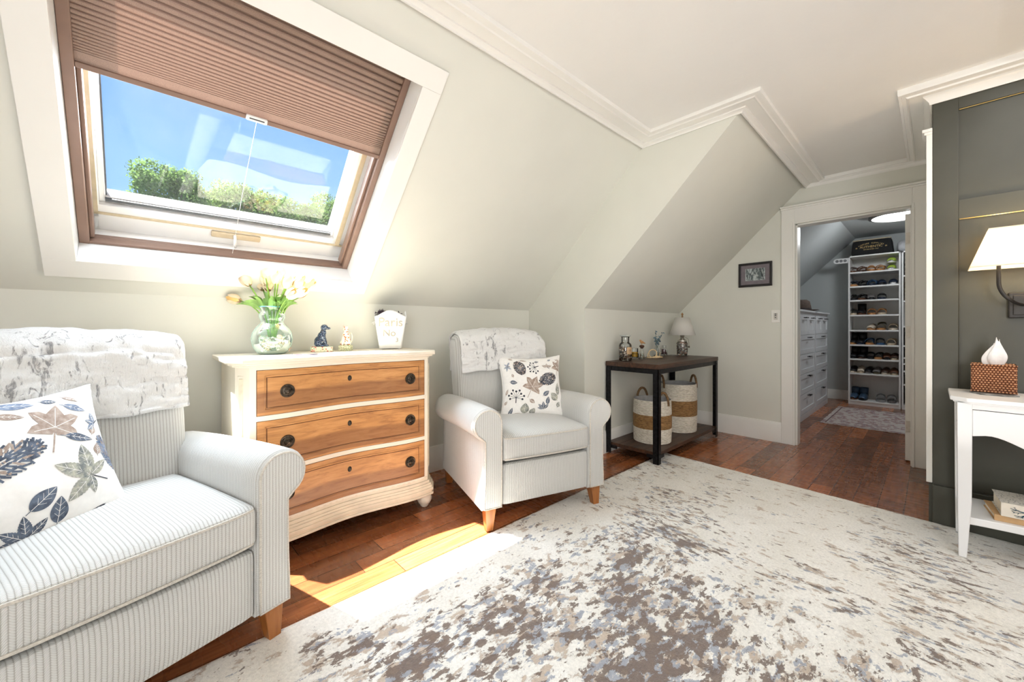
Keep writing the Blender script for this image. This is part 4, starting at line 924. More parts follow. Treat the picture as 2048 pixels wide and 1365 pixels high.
b.tube([(-.082, 0, .006), (-.05, -.02, .007), (0, -.022, .008), (.04, -.01, .012), (.075, .01, .008), (.05, .03, .007)], [.004, .006, .007, .008, .007, .004], 8)
b.tube([(-.03, -.01, .010), (.01, -.012, .020), (.05, -.006, .012), (.07, 0, .006)], [.004, .006, .006, .004], 8); b.tube([(.045, 0, .01), (.048, 0, .04), (.050, 0, .055)], [.006, .004, .002], 8); b.tube([(-.065, 0, .008), (-.068, 0, .03), (-.066, 0, .045)], [.005, .004, .002], 8)
b.build('antler_loop', am, f, smooth=180)
f = empty('bud_vase', (3.75, 1.885, TT), 0, 'slim clear glass bud vase on the console table', 'vase')
MB().lathe([(.0001, .002), (.026, .002), (.031, .010), (.031, .070), (.020, .100), (.013, .112), (.013, .128), (.016, .131)], n=24, cap=False).build('glass_body', clear_glass, f, smooth=40)
f = empty('eucalyptus_sprig', (3.75, 1.885, TT), radians(-43), 'blue-green dried eucalyptus sprig in the slim bud vase', 'plant')
b = MB(); lf = MB()
for (ex, ez) in ((-.015, .245), (.03, .20), (.055, .235), (-.02, .19), (.01, .17)):
    pts = [Vector((0, 0, .012)), Vector((ex * .2, 0, .12)), Vector((ex, 0, ez))]; b.tube(pts, .0016, 5)
    for k in range(6):
        p = pts[1].lerp(pts[2], k / 5 + .04); 
        for q in range(2):
            d = Vector((R.gauss(0, 1), R.gauss(0, 1), R.gauss(0, .6))).normalized(); n_ = d.cross(Vector((.2, -1, .5))).normalized()
            lf.add([p, p + d * .012 + n_ * .008, p + d * .022, p + d * .012 - n_ * .008], [(0, 1, 2, 3)])
b.build('stem', plain('dark_stem', (.06, .10, .05), .6), f); lf.build('leaves', plain('dusty_blue_leaf', (.14, .22, .27), .7, var=.3, nscale=60), f)
f = empty('red_candle', (3.915, 1.893, TT), 0, 'dark red jar candle on little black legs next to the lamp', 'candle')
MB().lathe([(.0001, .020), (.032, .020), (.034, .024), (.034, .070), (.026, .080), (.022, .086), (.022, .104), (.025, .106)], n=24, cap=False).build('glass_jar', clear_glass, f, smooth=40)
MB().lathe([(.0001, .024), (.032, .024), (.032, .068), (.0001, .068)], n=24, cap=False).build('wax', plain('plum_wax', (.05, .008, .012), .35), f, smooth=40)
b = MB(); b.grid(6, 1, lambda a, c: (.0345 * cos(-1.6 + a), .0345 * sin(-1.6 + a), .036 + c * .024)); b.build('label_sticker', plain('mint_label', (.30, .45, .38), .6), f)
b = MB(); b.tube([(.036 * cos(a * pi / 12), .036 * sin(a * pi / 12), .020) for a in range(24)], .002, 5, closed=True)
for k in range(3): a = k * 2 * pi / 3 - .4; b.tube([(.036 * cos(a), .036 * sin(a), .022), (.038 * cos(a), .038 * sin(a), .008), (.048 * cos(a), .048 * sin(a), .002)], .0026, 5)
b.build('wire_stand', black_mtl, f)
# lamp
f = empty('table_lamp', (4.105, 1.785, TT), radians(-30), 'small table lamp with white shade and a jar base of shells', 'lamp')
MB().lathe([(.0001, .002), (.048, .002), (.052, .008), (.053, .120), (.048, .138), (.042, .145), (.042, .150)], n=28, cap=False).build('jar_base', clear_glass, f, smooth=40)
filling('shell_filling', .046, .008, .135, 320, [plain('shell_brown', (.22, .12, .08), .6), plain('shell_rose', (.50, .32, .24), .5), plain('shell_dusk', (.30, .26, .25), .5), plain('shell_white', (.85, .82, .76), .5)], (0, 0, 0), None, None, (.006, .013), parent=f)
MB().lathe([(.0001, .166), (.028, .166), (.043, .160), (.045, .146), (.043, .144), (.0001, .144)], n=28, cap=False).build('jar_lid', nickel, f, smooth=40)
MB().lathe([(.0001, .16), (.018, .164), (.022, .175), (.012, .185), (.020, .195), (.024, .205), (.010, .215), (.008, .23), (.004, .24), (.004, .405), (.0001, .405)], n=20, cap=False).build('socket_stem', nickel, f, smooth=40)
m, nt, out = newmat('linen_lampshade'); df = bsdf(nt, out, (.86, .84, .80), .8); tl = N(nt, 'BsdfTranslucent'); tl.inputs[0].default_value = (.85, .82, .75, 1); mx = N(nt, 'MixShader'); mx.inputs[0].default_value = .35; L(nt, df.outputs[0], mx.inputs[1]); L(nt, tl.outputs[0], mx.inputs[2]); L(nt, mx.outputs[0], out.inputs[0]); shade_m = m
MB().lathe([(.128, .212), (.069, .395)], n=40, cap=False).build('lamp_shade', shade_m, f, smooth=60, solid=.002)
b = MB(); b.lathe([(.0001, .395), (.009, .398), (.011, .405), (.004, .412), (.012, .425), (.008, .44), (.0001, .447)], n=14, cap=False); b.build('finial', plain('antique_gold', (.45, .28, .14), .4, .6), f, smooth=40)
b = MB(); b.tube([(.02, -.02, .19), (.05, -.03, .17), (.056, -.03, .13), (.058, -.03, .10)], .0015, 5); b.box(.052, .064, -.034, -.026, .08, .10); b.build('hang_tag', plain('twine', (.16, .12, .09), .8), f)
b = MB(); b.tube([(4.05, 1.80, TT + .004), (4.0, 1.90, TT + .006), (3.93, 1.955, TT + .016), (3.88, 1.961, TT), (3.86, 1.961, .60), (3.9, 1.961, .40)], .003, 6)
b.build('lamp_cord', plain('grey_cord', (.35, .34, .32), .5), label='thin grey lamp cord running off the back of the console table', cat='cord')
b = MB(); b.box(4.00, 4.075, Y2 - .006, Y2, .56, .69); o = b.build('wall_outlet', trim_mat, label='white outlet plate low on the alcove wall above the taller basket', cat='outlet', bevel=.002)
# ---------------------------------------------------------------- picture, switch
f = empty('framed_picture', (XD, 1.2035, 1.625), label='small black framed print of a snowy wood on the door wall', cat='picture')
b = MB(); w, h = .1465, .1195
for a in ((-w, w, -h, -h + .022), (-w, w, h - .022, h), (-w, -w + .020, -h + .022, h - .022), (w - .020, w, -h + .022, h - .022)): b.box(-.018, 0, a[0], a[1], a[2], a[3])
b.build('frame', plain('black_lacquer', (.012, .011, .012), .3), f, bevel=.002)
MB().box(-.008, -.002, -w + .018, w - .018, -h + .02, h - .02).build('mat_board', plain('mauve_mat', lin(128, 120, 126), .8), f)
m, nt, out = newmat('snowy_wood_print'); v = coords(nt); n = noisen(nt, coords(nt, scale=(1, 1, .5)), 45, 4); bsdf(nt, out, ramp(nt, n, [(.42, lin(96, 108, 110)), (.55, lin(186, 196, 196))]), .5)
MB().box(-.010, -.0075, -.086, .086, -.058, .062).build('print', m, f)
b = MB()
for y0, z0, y1, z1, r in ((.066, -.056, .080, .060, .003), (.058, -.055, .020, .058, .0035), (.075, -.05, .045, .06, .002), (-.04, .058, -.078, -.055, .0035), (-.052, .06, -.062, -.055, .003), (-.07, .06, -.072, -.04, .003), (-.025, .04, -.03, -.05, .002), (.02, .02, -.002, .012, .002), (.03, .0, .0, -.004, .002), (.06, -.05, .02, -.054, .002), (-.03, -.03, -.08, -.054, .003)): b.tube([(-.0105, y0, z0), (-.0105, y1, z1)], r * .6, 5)
b.build('ink_trees', plain('ink_black', (.02, .022, .025), .6), f)
f = empty('light_switch', (XD, 1.030, 1.207), label='white light switch plate beside the closet door casing', cat='switch')
MB().box(-.006, 0, -.036, .036, -.06, .06).build('switch_plate', trim_mat, f, bevel=.002); MB().box(-.009, -.004, -.016, .016, -.032, .032).build('rocker', plain('switch_grey', (.62, .60, .56), .4), f, bevel=.001)
b = MB()
for z in (-.012, .008, .022): b.box(-.011, -.008, -.005, .005, z - .004, z + .004)
b.build('indicator', plain('dark_slot', (.05, .05, .05), .5), f)
# ---------------------------------------------------------------- closet
cab_m = plain('cabinet_white', (.70, .72, .74), .35, var=.01, nscale=3)
cols = [(4.70, 5.515, 'white five-tier drawer cabinet mostly hidden behind the closet door casing'), (5.515, 6.385, 'middle white five-tier drawer cabinet in the closet'), (6.385, 7.27, 'white five-tier drawer cabinet in the closet standing nearest the back wall')]
for x0, x1, lb in cols:
    t = empty('drawer_cabinet', ((x0 + x1) / 2, 1.037, 0), 0, lb, 'cabinet', 'white drawer cabinets in the closet'); hw = (x1 - x0) / 2 - .002
    MB().box(-hw, hw, .018, .56, 0, 1.285).build('cabinet_body', cab_m, t, bevel=.002)
    MB().box(-hw, hw, .004, .020, .0, .068).build('plinth', cab_m, t, bevel=.002)
    MB().box(-hw, hw, .006, .020, 1.252, 1.285).build('top_rail', cab_m, t)
    rows = [(1.014, 1.248, 2), (.781, 1.008, 1), (.549, .775, 1), (.312, .543, 1), (.074, .306, 1)]
    for z0, z1, n in rows:
        for k in range(n):
            a = -hw + .028 + k * (2 * hw - .056) / n + (.003 if k else 0); c = -hw + .028 + (k + 1) * (2 * hw - .056) / n - (.003 if n == 2 and k == 0 else 0)
            b = MB(); r = .055
            b.box(a, c, .004, .018, z0, z0 + r); b.box(a, c, .004, .018, z1 - r, z1); b.box(a, a + r, .004, .018, z0 + r, z1 - r); b.box(c - r, c, .004, .018, z0 + r, z1 - r); b.box(a + r, c - r, .012, .018, z0 + r, z1 - r)
            d = b.build('drawer', cab_m, t, bevel=.0015)
            m_ = (a + c) / 2; zz = z1 - r * .55; b = MB(); b.tube([(m_ - .055, -.024, zz), (m_ + .055, -.024, zz)], .0065, 8); b.tube([(m_ - .04, .004, zz), (m_ - .04, -.024, zz)], .005, 6); b.tube([(m_ + .04, .004, zz), (m_ + .04, -.024, zz)], .005, 6)
            b.build('handle', black_mtl, d, smooth=50)
MB().box(4.70, 7.30, 1.020, 1.60, 1.2852, 1.308).build('cabinet_worktop', cab_m, label='continuous white top board over the closet drawer cabinets', cat='worktop', bevel=.003)
f = empty('felt_hat', (6.33, 1.19, 1.308), 0, 'brown felt hat resting on top of the closet drawer cabinets', 'hat')
hm = plain('brown_felt', lin(84, 70, 62), .9, var=.12, nscale=40)
MB().lathe([(.0001, .010), (.11, .012), (.19, .022), (.20, .018), (.12, .004), (.0001, .002)], n=36, cap=False).build('brim', hm, f, smooth=180)
b = MB(); b.lathe([(.118, .010), (.112, .07), (.10, .13), (.07, .155), (.03, .145), (.0001, .140)], n=36, cap=False); b.build('crown', hm, f, smooth=180)
MB().lathe([(.1195, .012), (.117, .045)], n=36, cap=False).build('hat_band', plain('dark_band', lin(50, 42, 40), .7), f, smooth=180)
# shoe shelving
SX, SY0, SY1 = 7.42, .290, .830
zs = [1.892, 1.690, 1.492, 1.280, 1.064, .857, .655, .450, .062]
def shelving(y0, y1, label, zlist):
    t = empty('shelving_unit', (SX, (y0 + y1) / 2, 0), 0, label, 'shelf', 'white closet shelving units'); h = (y1 - y0) / 2
    for s in (-1, 1): MB().box(0, .36, min(s * h, s * (h - .018)), max(s * h, s * (h - .018)), 0, 2.125).build('side_panel', white_lam, t, bevel=.001)
    MB().box(0, .36, -h, h, 2.107, 2.125).build('top_panel', white_lam, t); MB().box(.352, .36, -h, h, 0, 2.11).build('back_panel', white_lam, t); MB().box(.006, .02, -h + .018, h - .018, 0, .052).build('plinth', white_lam, t)
    for z in zlist:
        o = MB().box(.0 if z < .1 else -.004, .352, -h + .018, h - .018, z - .022, z).build('shelf_board', white_lam, t, bevel=.003)
    return t
shelving(SY0, SY1, 'tall white shelving unit holding rows of shoes in the closet', zs)
shelving(-.262, .282, 'second white shelving unit half hidden behind the open closet door', [1.80, 1.46, 1.12, .86, .70, .62, .52, .34, .062])
def col(*c): return plain('leather_%d_%d_%d' % c, lin(*c), .45, var=.08, nscale=60)
COLN = {'dark brown': (66, 42, 30), 'brown': (96, 60, 38), 'tan': (182, 128, 78), 'black': (20, 20, 24), 'navy': (28, 40, 62), 'blue': (44, 82, 120), 'grey': (112, 108, 106), 'cream': (214, 200, 180), 'olive': (92, 84, 62), 'beige': (196, 178, 152), 'denim blue': (60, 84, 110), 'silver': (150, 150, 150), 'lime': (190, 220, 90), 'white': (220, 220, 220), 'burgundy': (84, 40, 40)}
def sole_b(w, l, z0, z1, heel=0):
    b = MB(); n = 22; P = []
    for i in range(n):
        a = 2 * pi * i / n; x = cos(a) * l / 2; y = sin(a) * w / 2 * (1 + .16 * cos(a + pi)) * (1 - .14 * max(0, cos(2 * (a))) * 0)
        P.append((x, y))
    def zz(x, z): return z + heel * max(0, x / l + .1) * 1.3
    b.add([(x, y, zz(x, z0) if heel and x < l * .2 else z0) for x, y in P] + [(x, y, zz(x, z1)) for x, y in P], [tuple(range(n)), tuple(range(n, 2 * n))] + [(i, (i + 1) % n, (i + 1) % n + n, i + n) for i in range(n)])
    return b
# every shoe points its toe at the room (-x)
def sandal(t, c, sole, tall=0):
    sole_b(.092, .25, 0, .022, tall * .35).build('sole', sole, t, smooth=40)
    def strap(x, h, w, nm='strap', m=c):
        b = MB(); b.grid(12, 2, lambda a, v: (x + (v - .5) * w, .046 * cos(pi * a), .018 + h * sin(pi * a) ** .8)); b.build(nm, m, t, smooth=180, solid=.004)
    strap(-.055, .045, .045); strap(-.005, .055, .02); 
    b = MB(); b.grid(12, 2, lambda a, v: (.06 + .055 * sin(pi * a), .044 * cos(pi * a), .045 + tall + (v - .5) * .018 + .02 * sin(pi * a))); b.build('heel_strap', c, t, smooth=180, solid=.004)
def slipper(t, c, sole, tall=0):
    sole_b(.094, .26, 0, .026).build('sole', sole, t, smooth=40)
    b = MB(); b.grid(14, 8, lambda a, v: (-.128 + .258 * v, (.046 * cos(pi * a)) * (sin(pi * min(.93, .12 + v * .8)) ** .45), .02 + (.055 + .02 * v + tall) * sin(pi * a) ** .6 * (sin(pi * min(.97, .08 + v * .62)) ** .8))); b.build('upper', c, t, smooth=180, solid=.003)
def boot(t, c, sole, tall=0):
    slipper(t, c, sole); b = MB(); b.lathe([(.044, .05), (.045, .10), (.048, .165 + tall)], (.07, 0, 0), 20, False); b.build('shaft', c, t, smooth=180, solid=.004)
kinds = dict(sandal=sandal, shoe=slipper, boot=boot)
OR = ['first', 'second', 'third', 'fourth', 'fifth', 'sixth']
SHN = ['top shelf', 'second shelf', 'third shelf', 'fourth shelf', 'fifth shelf', 'sixth shelf', 'seventh shelf', 'eighth shelf', 'bottom shelf']
rowsS = [[('sandal', 'dark brown', 'brown', .787), ('sandal', 'brown', 'dark brown', .690), ('sandal', 'tan', 'tan', .595), ('sandal', 'tan', 'tan', .500), ('shoe', 'lime', 'white', .385, 0), ('shoe', 'lime', 'white', .385, .098)],
 [('sandal', 'navy', 'tan', .775), ('sandal', 'black', 'black', .680), ('sandal', 'blue', 'navy', .578), ('shoe', 'navy', 'black', .485), ('shoe', 'navy', 'white', .370)],
 [('sandal', 'black', 'black', .780), ('sandal', 'black', 'brown', .690), ('shoe', 'grey', 'black', .600), ('sandal', 'black', 'navy', .485)],
 [('sandal', 'black', 'beige', .790), ('boot', 'black', 'brown', .700), ('sandal', 'tan', 'tan', .590), ('sandal', 'tan', 'beige', .485)],
 [('shoe', 'cream', 'tan', .590), ('sandal', 'olive', 'tan', .490), ('sandal', 'beige', 'cream', .370)],
 [('boot', 'black', 'tan', .790), ('boot', 'black', 'navy', .700), ('sandal', 'blue', 'tan', .610), ('sandal', 'black', 'blue', .500), ('sandal', 'beige', 'beige', .385)],
 [('boot', 'black', 'black', .785), ('boot', 'black', 'dark brown', .690), ('sandal', 'black', 'black', .600), ('sandal', 'black', 'tan', .515), ('shoe', 'brown', 'black', .435), ('shoe', 'dark brown', 'beige', .355)],
 [('shoe', 'black', 'cream', .785), ('shoe', 'cream', 'beige', .700), ('shoe', 'black', 'grey', .615), ('shoe', 'grey', 'olive', .530), ('shoe', 'dark brown', 'cream', .445), ('shoe', 'brown', 'beige', .360)],
 [('boot', 'denim blue', 'brown', .780), ('boot', 'denim blue', 'black', .680), ('sandal', 'silver', 'silver', .495), ('sandal', 'silver', 'grey', .385)]]
for ri, row in enumerate(rowsS):
    for ci, s in enumerate(row):
        k, c, so, y = s[:4]; dz = s[4] if len(s) > 4 else 0
        nm = {'sandal': 'sandal', 'shoe': 'shoe', 'boot': 'boot'}[k]
        lb = f'{c} {nm}, {OR[ci]} from the closet cabinets on the {SHN[ri]} of the shoe unit'
        if ri == 0 and ci == 5: lb = 'lime and white running shoe lying upside stacked over its mate on the top shelf'
        t = empty(nm, (SX + .150 + R.uniform(-.006, .02), y, zs[ri] + .0005 + dz), R.uniform(-.12, .12), lb, 'shoe', f'shoes on the {SHN[ri]} of the closet unit')
        kinds[k](t, col(*COLN[c]), col(*COLN[so]), .02 if k == 'sandal' and c in ('olive',) else 0)
        if k == 'sandal' : t.scale = (1, 1, 1.25)
# bag and pillow above, bracket at the side
f = empty('storage_bag', (7.45, .585, 2.126), 0, 'black canvas storage bag with cream rim lettered AUTHENTIC on top of the shoe shelves', 'bag')
blk = plain('black_canvas', (.010, .010, .011), .85, var=.3, nscale=90)
b = rounded((.16, .212, .105), .03, 6, 8, 6, lambda q: (q.x, q.y * (1 - .05 * q.z / .105), q.z), (.16, 0, .108)); b.build('bag_body', blk, f, smooth=60)
b = MB(); b.tube([(.004 if s[0] < 0 else .31, s[1] * .195, .213) for s in ((-1, -1), (-1, 1), (1, 1), (1, -1))], .007, 8, closed=True); b.build('cream_rim', plain('cream_trim', lin(206, 190, 160), .7), f)
gold = plain('printed_gold', lin(214, 184, 120), .6)
def bagM(y, z, r=0): return Matrix.Translation((-.0018, y, z)) @ Matrix.Rotation(-pi / 2, 4, 'Z') @ Matrix.Rotation(pi / 2, 4, 'X') @ Matrix.Rotation(r, 4, 'Z')
text('lettering', 'AUTHENTIC', .043, gold, f, bagM(0.004, .098)); text('lettering', 'ESTABLISHED 1969', .019, gold, f, bagM(.004, .070))
sv = 'VINTAGE SUPPLIES'
b = MB()
for i, ch in enumerate(sv):
    if ch == ' ': continue
    th = (i - 7.5) / 7.5 * .52
    glyphs(b, ch, .025, bagM(.004 - .245 * sin(th), .140 - .245 * (1 - cos(th)) * .9 + .012, -th))
b.build('lettering', gold, f, recalc=False)
text('lettering', '*', .05, gold, f, bagM(.158, .078)); text('lettering', '*', .05, gold, f, bagM(-.150, .078))
f = empty('bed_pillow', (7.47, .15, 2.126), 0, 'crumpled pale grey pillow lying beside the black bag above the closet shelves', 'pillow')
rounded((.17, .18, .075), .06, 10, 10, 8, lambda q: (q.x, q.y, q.z + .016 * noise.noise(q * 14)), (.16, 0, .078)).build('pillow_case', plain('grey_cotton', (.55, .56, .58), .9, var=.1, nscale=12, bstr=.6, bdist=.02, bscale=18), f, smooth=180)
f = empty('hook_bracket', (7.425, .835, 2.068), 0, 'white bracket with three round holes sticking out beside the shoe unit', 'bracket')
b = MB(); n = 20
ring = [(.0 + .0, -.036), (.125, -.036)] + [(.125 + .036 * sin(a * pi / 8), -.036 * cos(a * pi / 8)) for a in range(1, 8)] + [(.125, .036), (0, .036)]
b.prism(ring, -.004, .004, 'x'); b.build('bracket_plate', white_lam, f)
b = MB()
for y in (.03, .075, .12): b.lathe([(.0001, .0), (.016, .0)], (-.0048, y, 0), 18, False, Matrix.Rotation(pi / 2, 3, 'Y')); b.tube([(-.005, y + .018 * cos(a * pi / 8), .018 * sin(a * pi / 8)) for a in range(16)], .002, 5, closed=True)
b.build('hole_rim', plain('hole_grey', (.22, .22, .23), .5), f)
# clothes and boxes in the second unit
def bundle(y, z, hx_, hz, name, m, lb, cat):
    t = empty(name, (SX + .17, y, z), 0, lb, cat); k = max(2, int(hz / .05))
    for i in range(k): rounded((.14, .10, hz / k / 2), hz / k / 2 * .8, 6, 6, 3, lambda q: (q.x, q.y + .006 * noise.noise(q * 20 + Vector((i, 0, 0))), q.z), (0, 0, hz / k * (i + .5))).build('folded_garment', m, t, smooth=180)
bundle(.155, 1.461, 0, .26, 'folded_clothes', plain('beige_knit', lin(190, 160, 120), .95, var=.15, nscale=30, bstr=.6, bscale=60), 'stack of folded beige clothes in the half hidden closet unit', 'clothes')
bundle(.155, 1.801, 0, .24, 'folded_clothes', plain('dark_knit', lin(32, 36, 42), .95), 'stack of folded dark clothes on the upper board of the half hidden unit', 'clothes')
for i, z in enumerate((.063, .341, .521, .701, .861)):
    t = empty('storage_box', (SX + .17, .128, z), 0, ['dark storage box at the foot of the half hidden closet unit', 'dark storage box one board above the lowest in the half hidden closet unit', 'dark storage box third from the floor in the half hidden closet unit', 'dark storage box fourth from the floor in the half hidden closet unit', 'dark storage box topmost of the boxes in the half hidden closet unit'][i], 'box', 'dark storage boxes in the second closet unit')
    h = (.24, .13, .07, .12, .20)[i]; MB().box(-.15, .15, -.12, .12, 0, h * .8).build('box_body', plain('box_slate', (.03, .04, .055), .6), t, bevel=.006); MB().box(-.155, .155, -.125, .125, h * .8, h * .9).build('box_lid', plain('box_lid', (.16, .19, .22), .5), t, bevel=.004)
# closet mat and ceiling light
m, nt, out = newmat('distressed_runner'); v = coords(nt)
n1 = noisen(nt, coords(nt, scale=(1, 3, 1)), 12, 6, .7, .5); vo = N(nt, 'TexVoronoi'); vo.inputs['Scale'].default_value = 16; L(nt, v, vo.inputs[0])
t_ = mth(nt, 'ADD', mth(nt, 'MULTIPLY', vo.outputs[0], .7), n1)
c = ramp(nt, t_, [(.45, lin(92, 92, 108)), (.6, lin(150, 140, 144)), (.72, lin(146, 108, 104)), (.9, lin(186, 176, 170))], 'LINEAR')
bsdf(nt, out, c, .95, 0, n1, .4, .003)
b = MB(); b.box(-.68, .68, -.46, .46, .0, .007); o = b.build('runner_mat', m, label='faded grey and red patterned mat on the closet floor', cat='mat', bevel=.002); o.location = (6.37, .43, 0)
b = MB()
for a in ((-.64, .64, -.42, -.408), (-.64, .64, .408, .42), (-.64, -.628, -.42, .42), (.628, .64, -.42, .42)): b.box(a[0], a[1], a[2], a[3], .0068, .0078)
b.build('border_stripe', plain('runner_border', lin(110, 84, 86), .9), o)
f = empty('ceiling_light', (6.34, .235, CZ), label='round flush LED ceiling light with dark rim in the closet', cat='light')
MB().lathe([(.0001, 0), (.285, 0), (.29, -.02), (.29, -.055), (.262, -.062), (.262, -.050)], n=48, cap=False).build('rim', plain('dark_rim', (.10, .095, .09), .4, .5), f, smooth=40)
m, nt, out = newmat('led_diffuser'); em = N(nt, 'Emission'); em.inputs[0].default_value = (.95, .98, 1, 1); em.inputs[1].default_value = 7; L(nt, em.outputs[0], out.inputs[0])
MB().lathe([(.0001, -.060), (.20, -.058), (.262, -.052)], n=48, cap=False).build('diffuser', m, f, smooth=180)
# ---------------------------------------------------------------- nightstand
ns_m = plain('nightstand_white', (.80, .80, .80), .3, var=.01, nscale=3)
T = empty('nightstand', (3.005, -.355, 0), label='white nightstand with a scalloped drawer and lower shelf by the green wall', cat='nightstand')
hx, hy = .185, .275
def clip(hx, hy, c): return [(-hx, -hy + c), (-hx + c, -hy), (hx, -hy), (hx, hy), (-hx + c, hy), (-hx, hy - c)]
b = MB(); b.prism(clip(hx + .010, hy + .012, .05), .742, .752, 'z'); b.prism(clip(hx + .018, hy + .022, .052), .750, .770, 'z'); b.build('tabletop', ns_m, T, bevel=.004, seg=3)
for sx in (-1, 1):
    for sy in (-1, 1):
        b = MB(); x, y = sx * (hx - .024), sy * (hy - .024); z0 = .014 if True else 0
        f_ = lambda cx, cy, h, z: [(cx - h, cy - h, z), (cx + h, cy - h, z), (cx + h, cy + h, z), (cx - h, cy + h, z)]
        R1, R2, R3 = f_(x, y, .024, .745), f_(x, y, .022, .28), f_(x + sx * .006, y + sy * .006, .013, z0)
        b.add(R3 + R2 + R1, [(0, 1, 2, 3), (8, 9, 10, 11)] + [(i + 4 * k, (i + 1) % 4 + 4 * k, (i + 1) % 4 + 4 * k + 4, i + 4 * k + 4) for k in (0, 1) for i in range(4)])
        b.build('leg', ns_m, T, bevel=.003)
def scal(u, base, amp): return base + amp * cos(2 * pi * u) # u -1..1
ys = [-(hy - .048) + 2 * (hy - .048) * i / 24 for i in range(25)]
def wave(y, lo, hi): u = abs(y) / (hy - .048); return lo + (hi - lo) * (.5 - .5 * cos(pi * min(1, u * 1.25))) - (.010 * max(0, u - .8) / .2)
poly = [(y, wave(y, .538, .602)) for y in ys] + [(hy - .048, .715), (-(hy - .048), .715)]
MB().prism(poly, -hx + .002, -hx + .02, 'x').build('drawer', ns_m, T, bevel=.002)
MB().box(-hx + .003, -hx + .02, -hy + .04, hy - .04, .718, .745).build('front_rail', ns_m, T)
b = MB(); b.box(-hx + .0035, -hx + .010, -hy + .045, hy - .045, .7145, .7185); b.build('drawer_gap', plain('shadow_gap', (.04, .04, .045), .8), T)
for sy in (-1, 1):
    xs = [-(hx - .045) + 2 * (hx - .045) * i / 16 for i in range(17)]; y = sy * (hy - .006)
    MB().prism([(x, .60 + .09 * (x / (hx - .045)) ** 2 * 0 - .05 * abs(x) / hx + .04) for x in xs] + [(hx - .045, .745), (-(hx - .045), .745)], min(y, y - sy * .014), max(y, y - sy * .014), 'y').build('side_apron', ns_m, T)
MB().box(hx - .02, hx - .006, -hy + .04, hy - .04, .58, .745).build('back_panel', ns_m, T)
poly = [(-hx + .012 + .030 * (1 - (y / (hy - .02)) ** 2), y) for y in [-(hy - .012) + 2 * (hy - .012) * i / 20 for i in range(21)]] + [(hx - .012, hy - .012), (hx - .012, -hy + .012)]
MB().prism(poly, .172, .206, 'z').build('lower_shelf', ns_m, T, bevel=.004)
f = empty('tissue_box_cover', (3.108, -.208, .7785), radians(-3), 'woven brown rattan tissue box cover on the nightstand', 'tissue box')
m, nt, out = newmat('woven_rattan'); v = coords(nt); sp = N(nt, 'SeparateXYZ'); L(nt, v, sp.inputs[0])
ax = mth(nt, 'ADD', sp.outputs[0], sp.outputs[1]); row = mth(nt, 'FLOOR', mth(nt, 'MULTIPLY', sp.outputs[2], 92)); off = mth(nt, 'MULTIPLY', mth(nt, 'MODULO', row, 2), .5)
w1_ = mth(nt, 'ABSOLUTE', mth(nt, 'SINE', mth(nt, 'MULTIPLY', mth(nt, 'ADD', mth(nt, 'MULTIPLY', ax, 88), off), pi))); w2_ = mth(nt, 'ABSOLUTE', mth(nt, 'SINE', mth(nt, 'MULTIPLY', sp.outputs[2], 92 * pi)))
h = mth(nt, 'MULTIPLY', w1_, w2_); hn = mth(nt, 'ADD', h, mth(nt, 'MULTIPLY', noisen(nt, v, 40, 2), .25))
bsdf(nt, out, ramp(nt, hn, [(.1, lin(62, 26, 12)), (.45, lin(150, 84, 48)), (.95, lin(216, 160, 118))]), .4, 0, h, 1, .006); rattan = m
rounded((.066, .073, .068), .008, 10, 10, 10, None, (0, 0, .0685)).build('woven_cover', rattan, f, smooth=180)
for z in (.135, .005): MB().tube([(.064 * sx, .071 * sy, z) for sx, sy in ((-1, -1), (1, -1), (1, 1), (-1, 1))], .005, 6, closed=True).build('edge_braid', rattan, f, smooth=180)
f = empty('tissue', (3.10, -.215, .913), 0, 'white tissue pulled up out of the rattan box', 'tissue')
def tis(a, c):
    an = a * 2 * pi; fold = .35 * noise.noise(Vector((cos(an) * 1.6, sin(an) * 1.6, c * 1.5))) + .22 * sin(5 * an + c * 2)
    r = (.016 + .021 * sin(pi * min(1, c * .95 + .12)) ** .8) * (1 + fold) * (1 - .35 * c)
    return (r * .5 * cos(an), r * sin(an) - .010 * c + .004, c * (.112 + .016 * sin(an * 2 + 1) + .010 * sin(an * 5)))
MB().grid(60, 20, tis).build('tissue_sheet', plain('tissue_white', (.88, .88, .88), .8), f, smooth=50, solid=.001)
f = empty('stone_coaster', (3.04, -.205, .7705), radians(8), 'thin grey stone coaster half under the rattan tissue box', 'coaster')
MB().prism([(.05 * cos(a * pi / 3) * (1.5 if a % 3 else 1.2), .075 * sin(a * pi / 3 + .3)) for a in range(6)], 0, .006, 'z').build('slate', plain('veined_slate', (.28, .28, .27), .35, var=.4, nscale=30), f, bevel=.002)
def book(loc, rz, w, d, h, m_cov, lb, cov2=None):
    t = empty('book', loc, rz, lb, 'book', 'books on the nightstand shelf')
    MB().box(.006, d, -w / 2 + .006, w / 2 - .006, .003, h - .003).build('pages', plain('page_edge', lin(236, 226, 206), .8), t)
    b = MB(); b.box(0, d, -w / 2, w / 2, 0, .003); b.box(0, d, -w / 2, w / 2, h - .003, h); b.build('cover', m_cov, t, bevel=.001)
    MB().box(-.002, .003, -w / 2, w / 2, 0, h).build('spine', cov2 or m_cov, t, bevel=.001); return t
sp_m = plain('pale_book_cover', lin(222, 214, 200), .5, var=.03)
m, nt, out = newmat('speckled_cover'); vo = N(nt, 'TexVoronoi'); vo.inputs['Scale'].default_value = 110; L(nt, coords(nt), vo.inputs[0]); bsdf(nt, out, ramp(nt, vo.outputs[0], [(.2, lin(60, 66, 70)), (.34, lin(214, 210, 200))]), .5)
book((2.895, -.330, .2065), radians(6), .27, .20, .028, plain('tan_book', lin(196, 158, 112), .6), 'tan covered book at the bottom of the nightstand shelf pile')
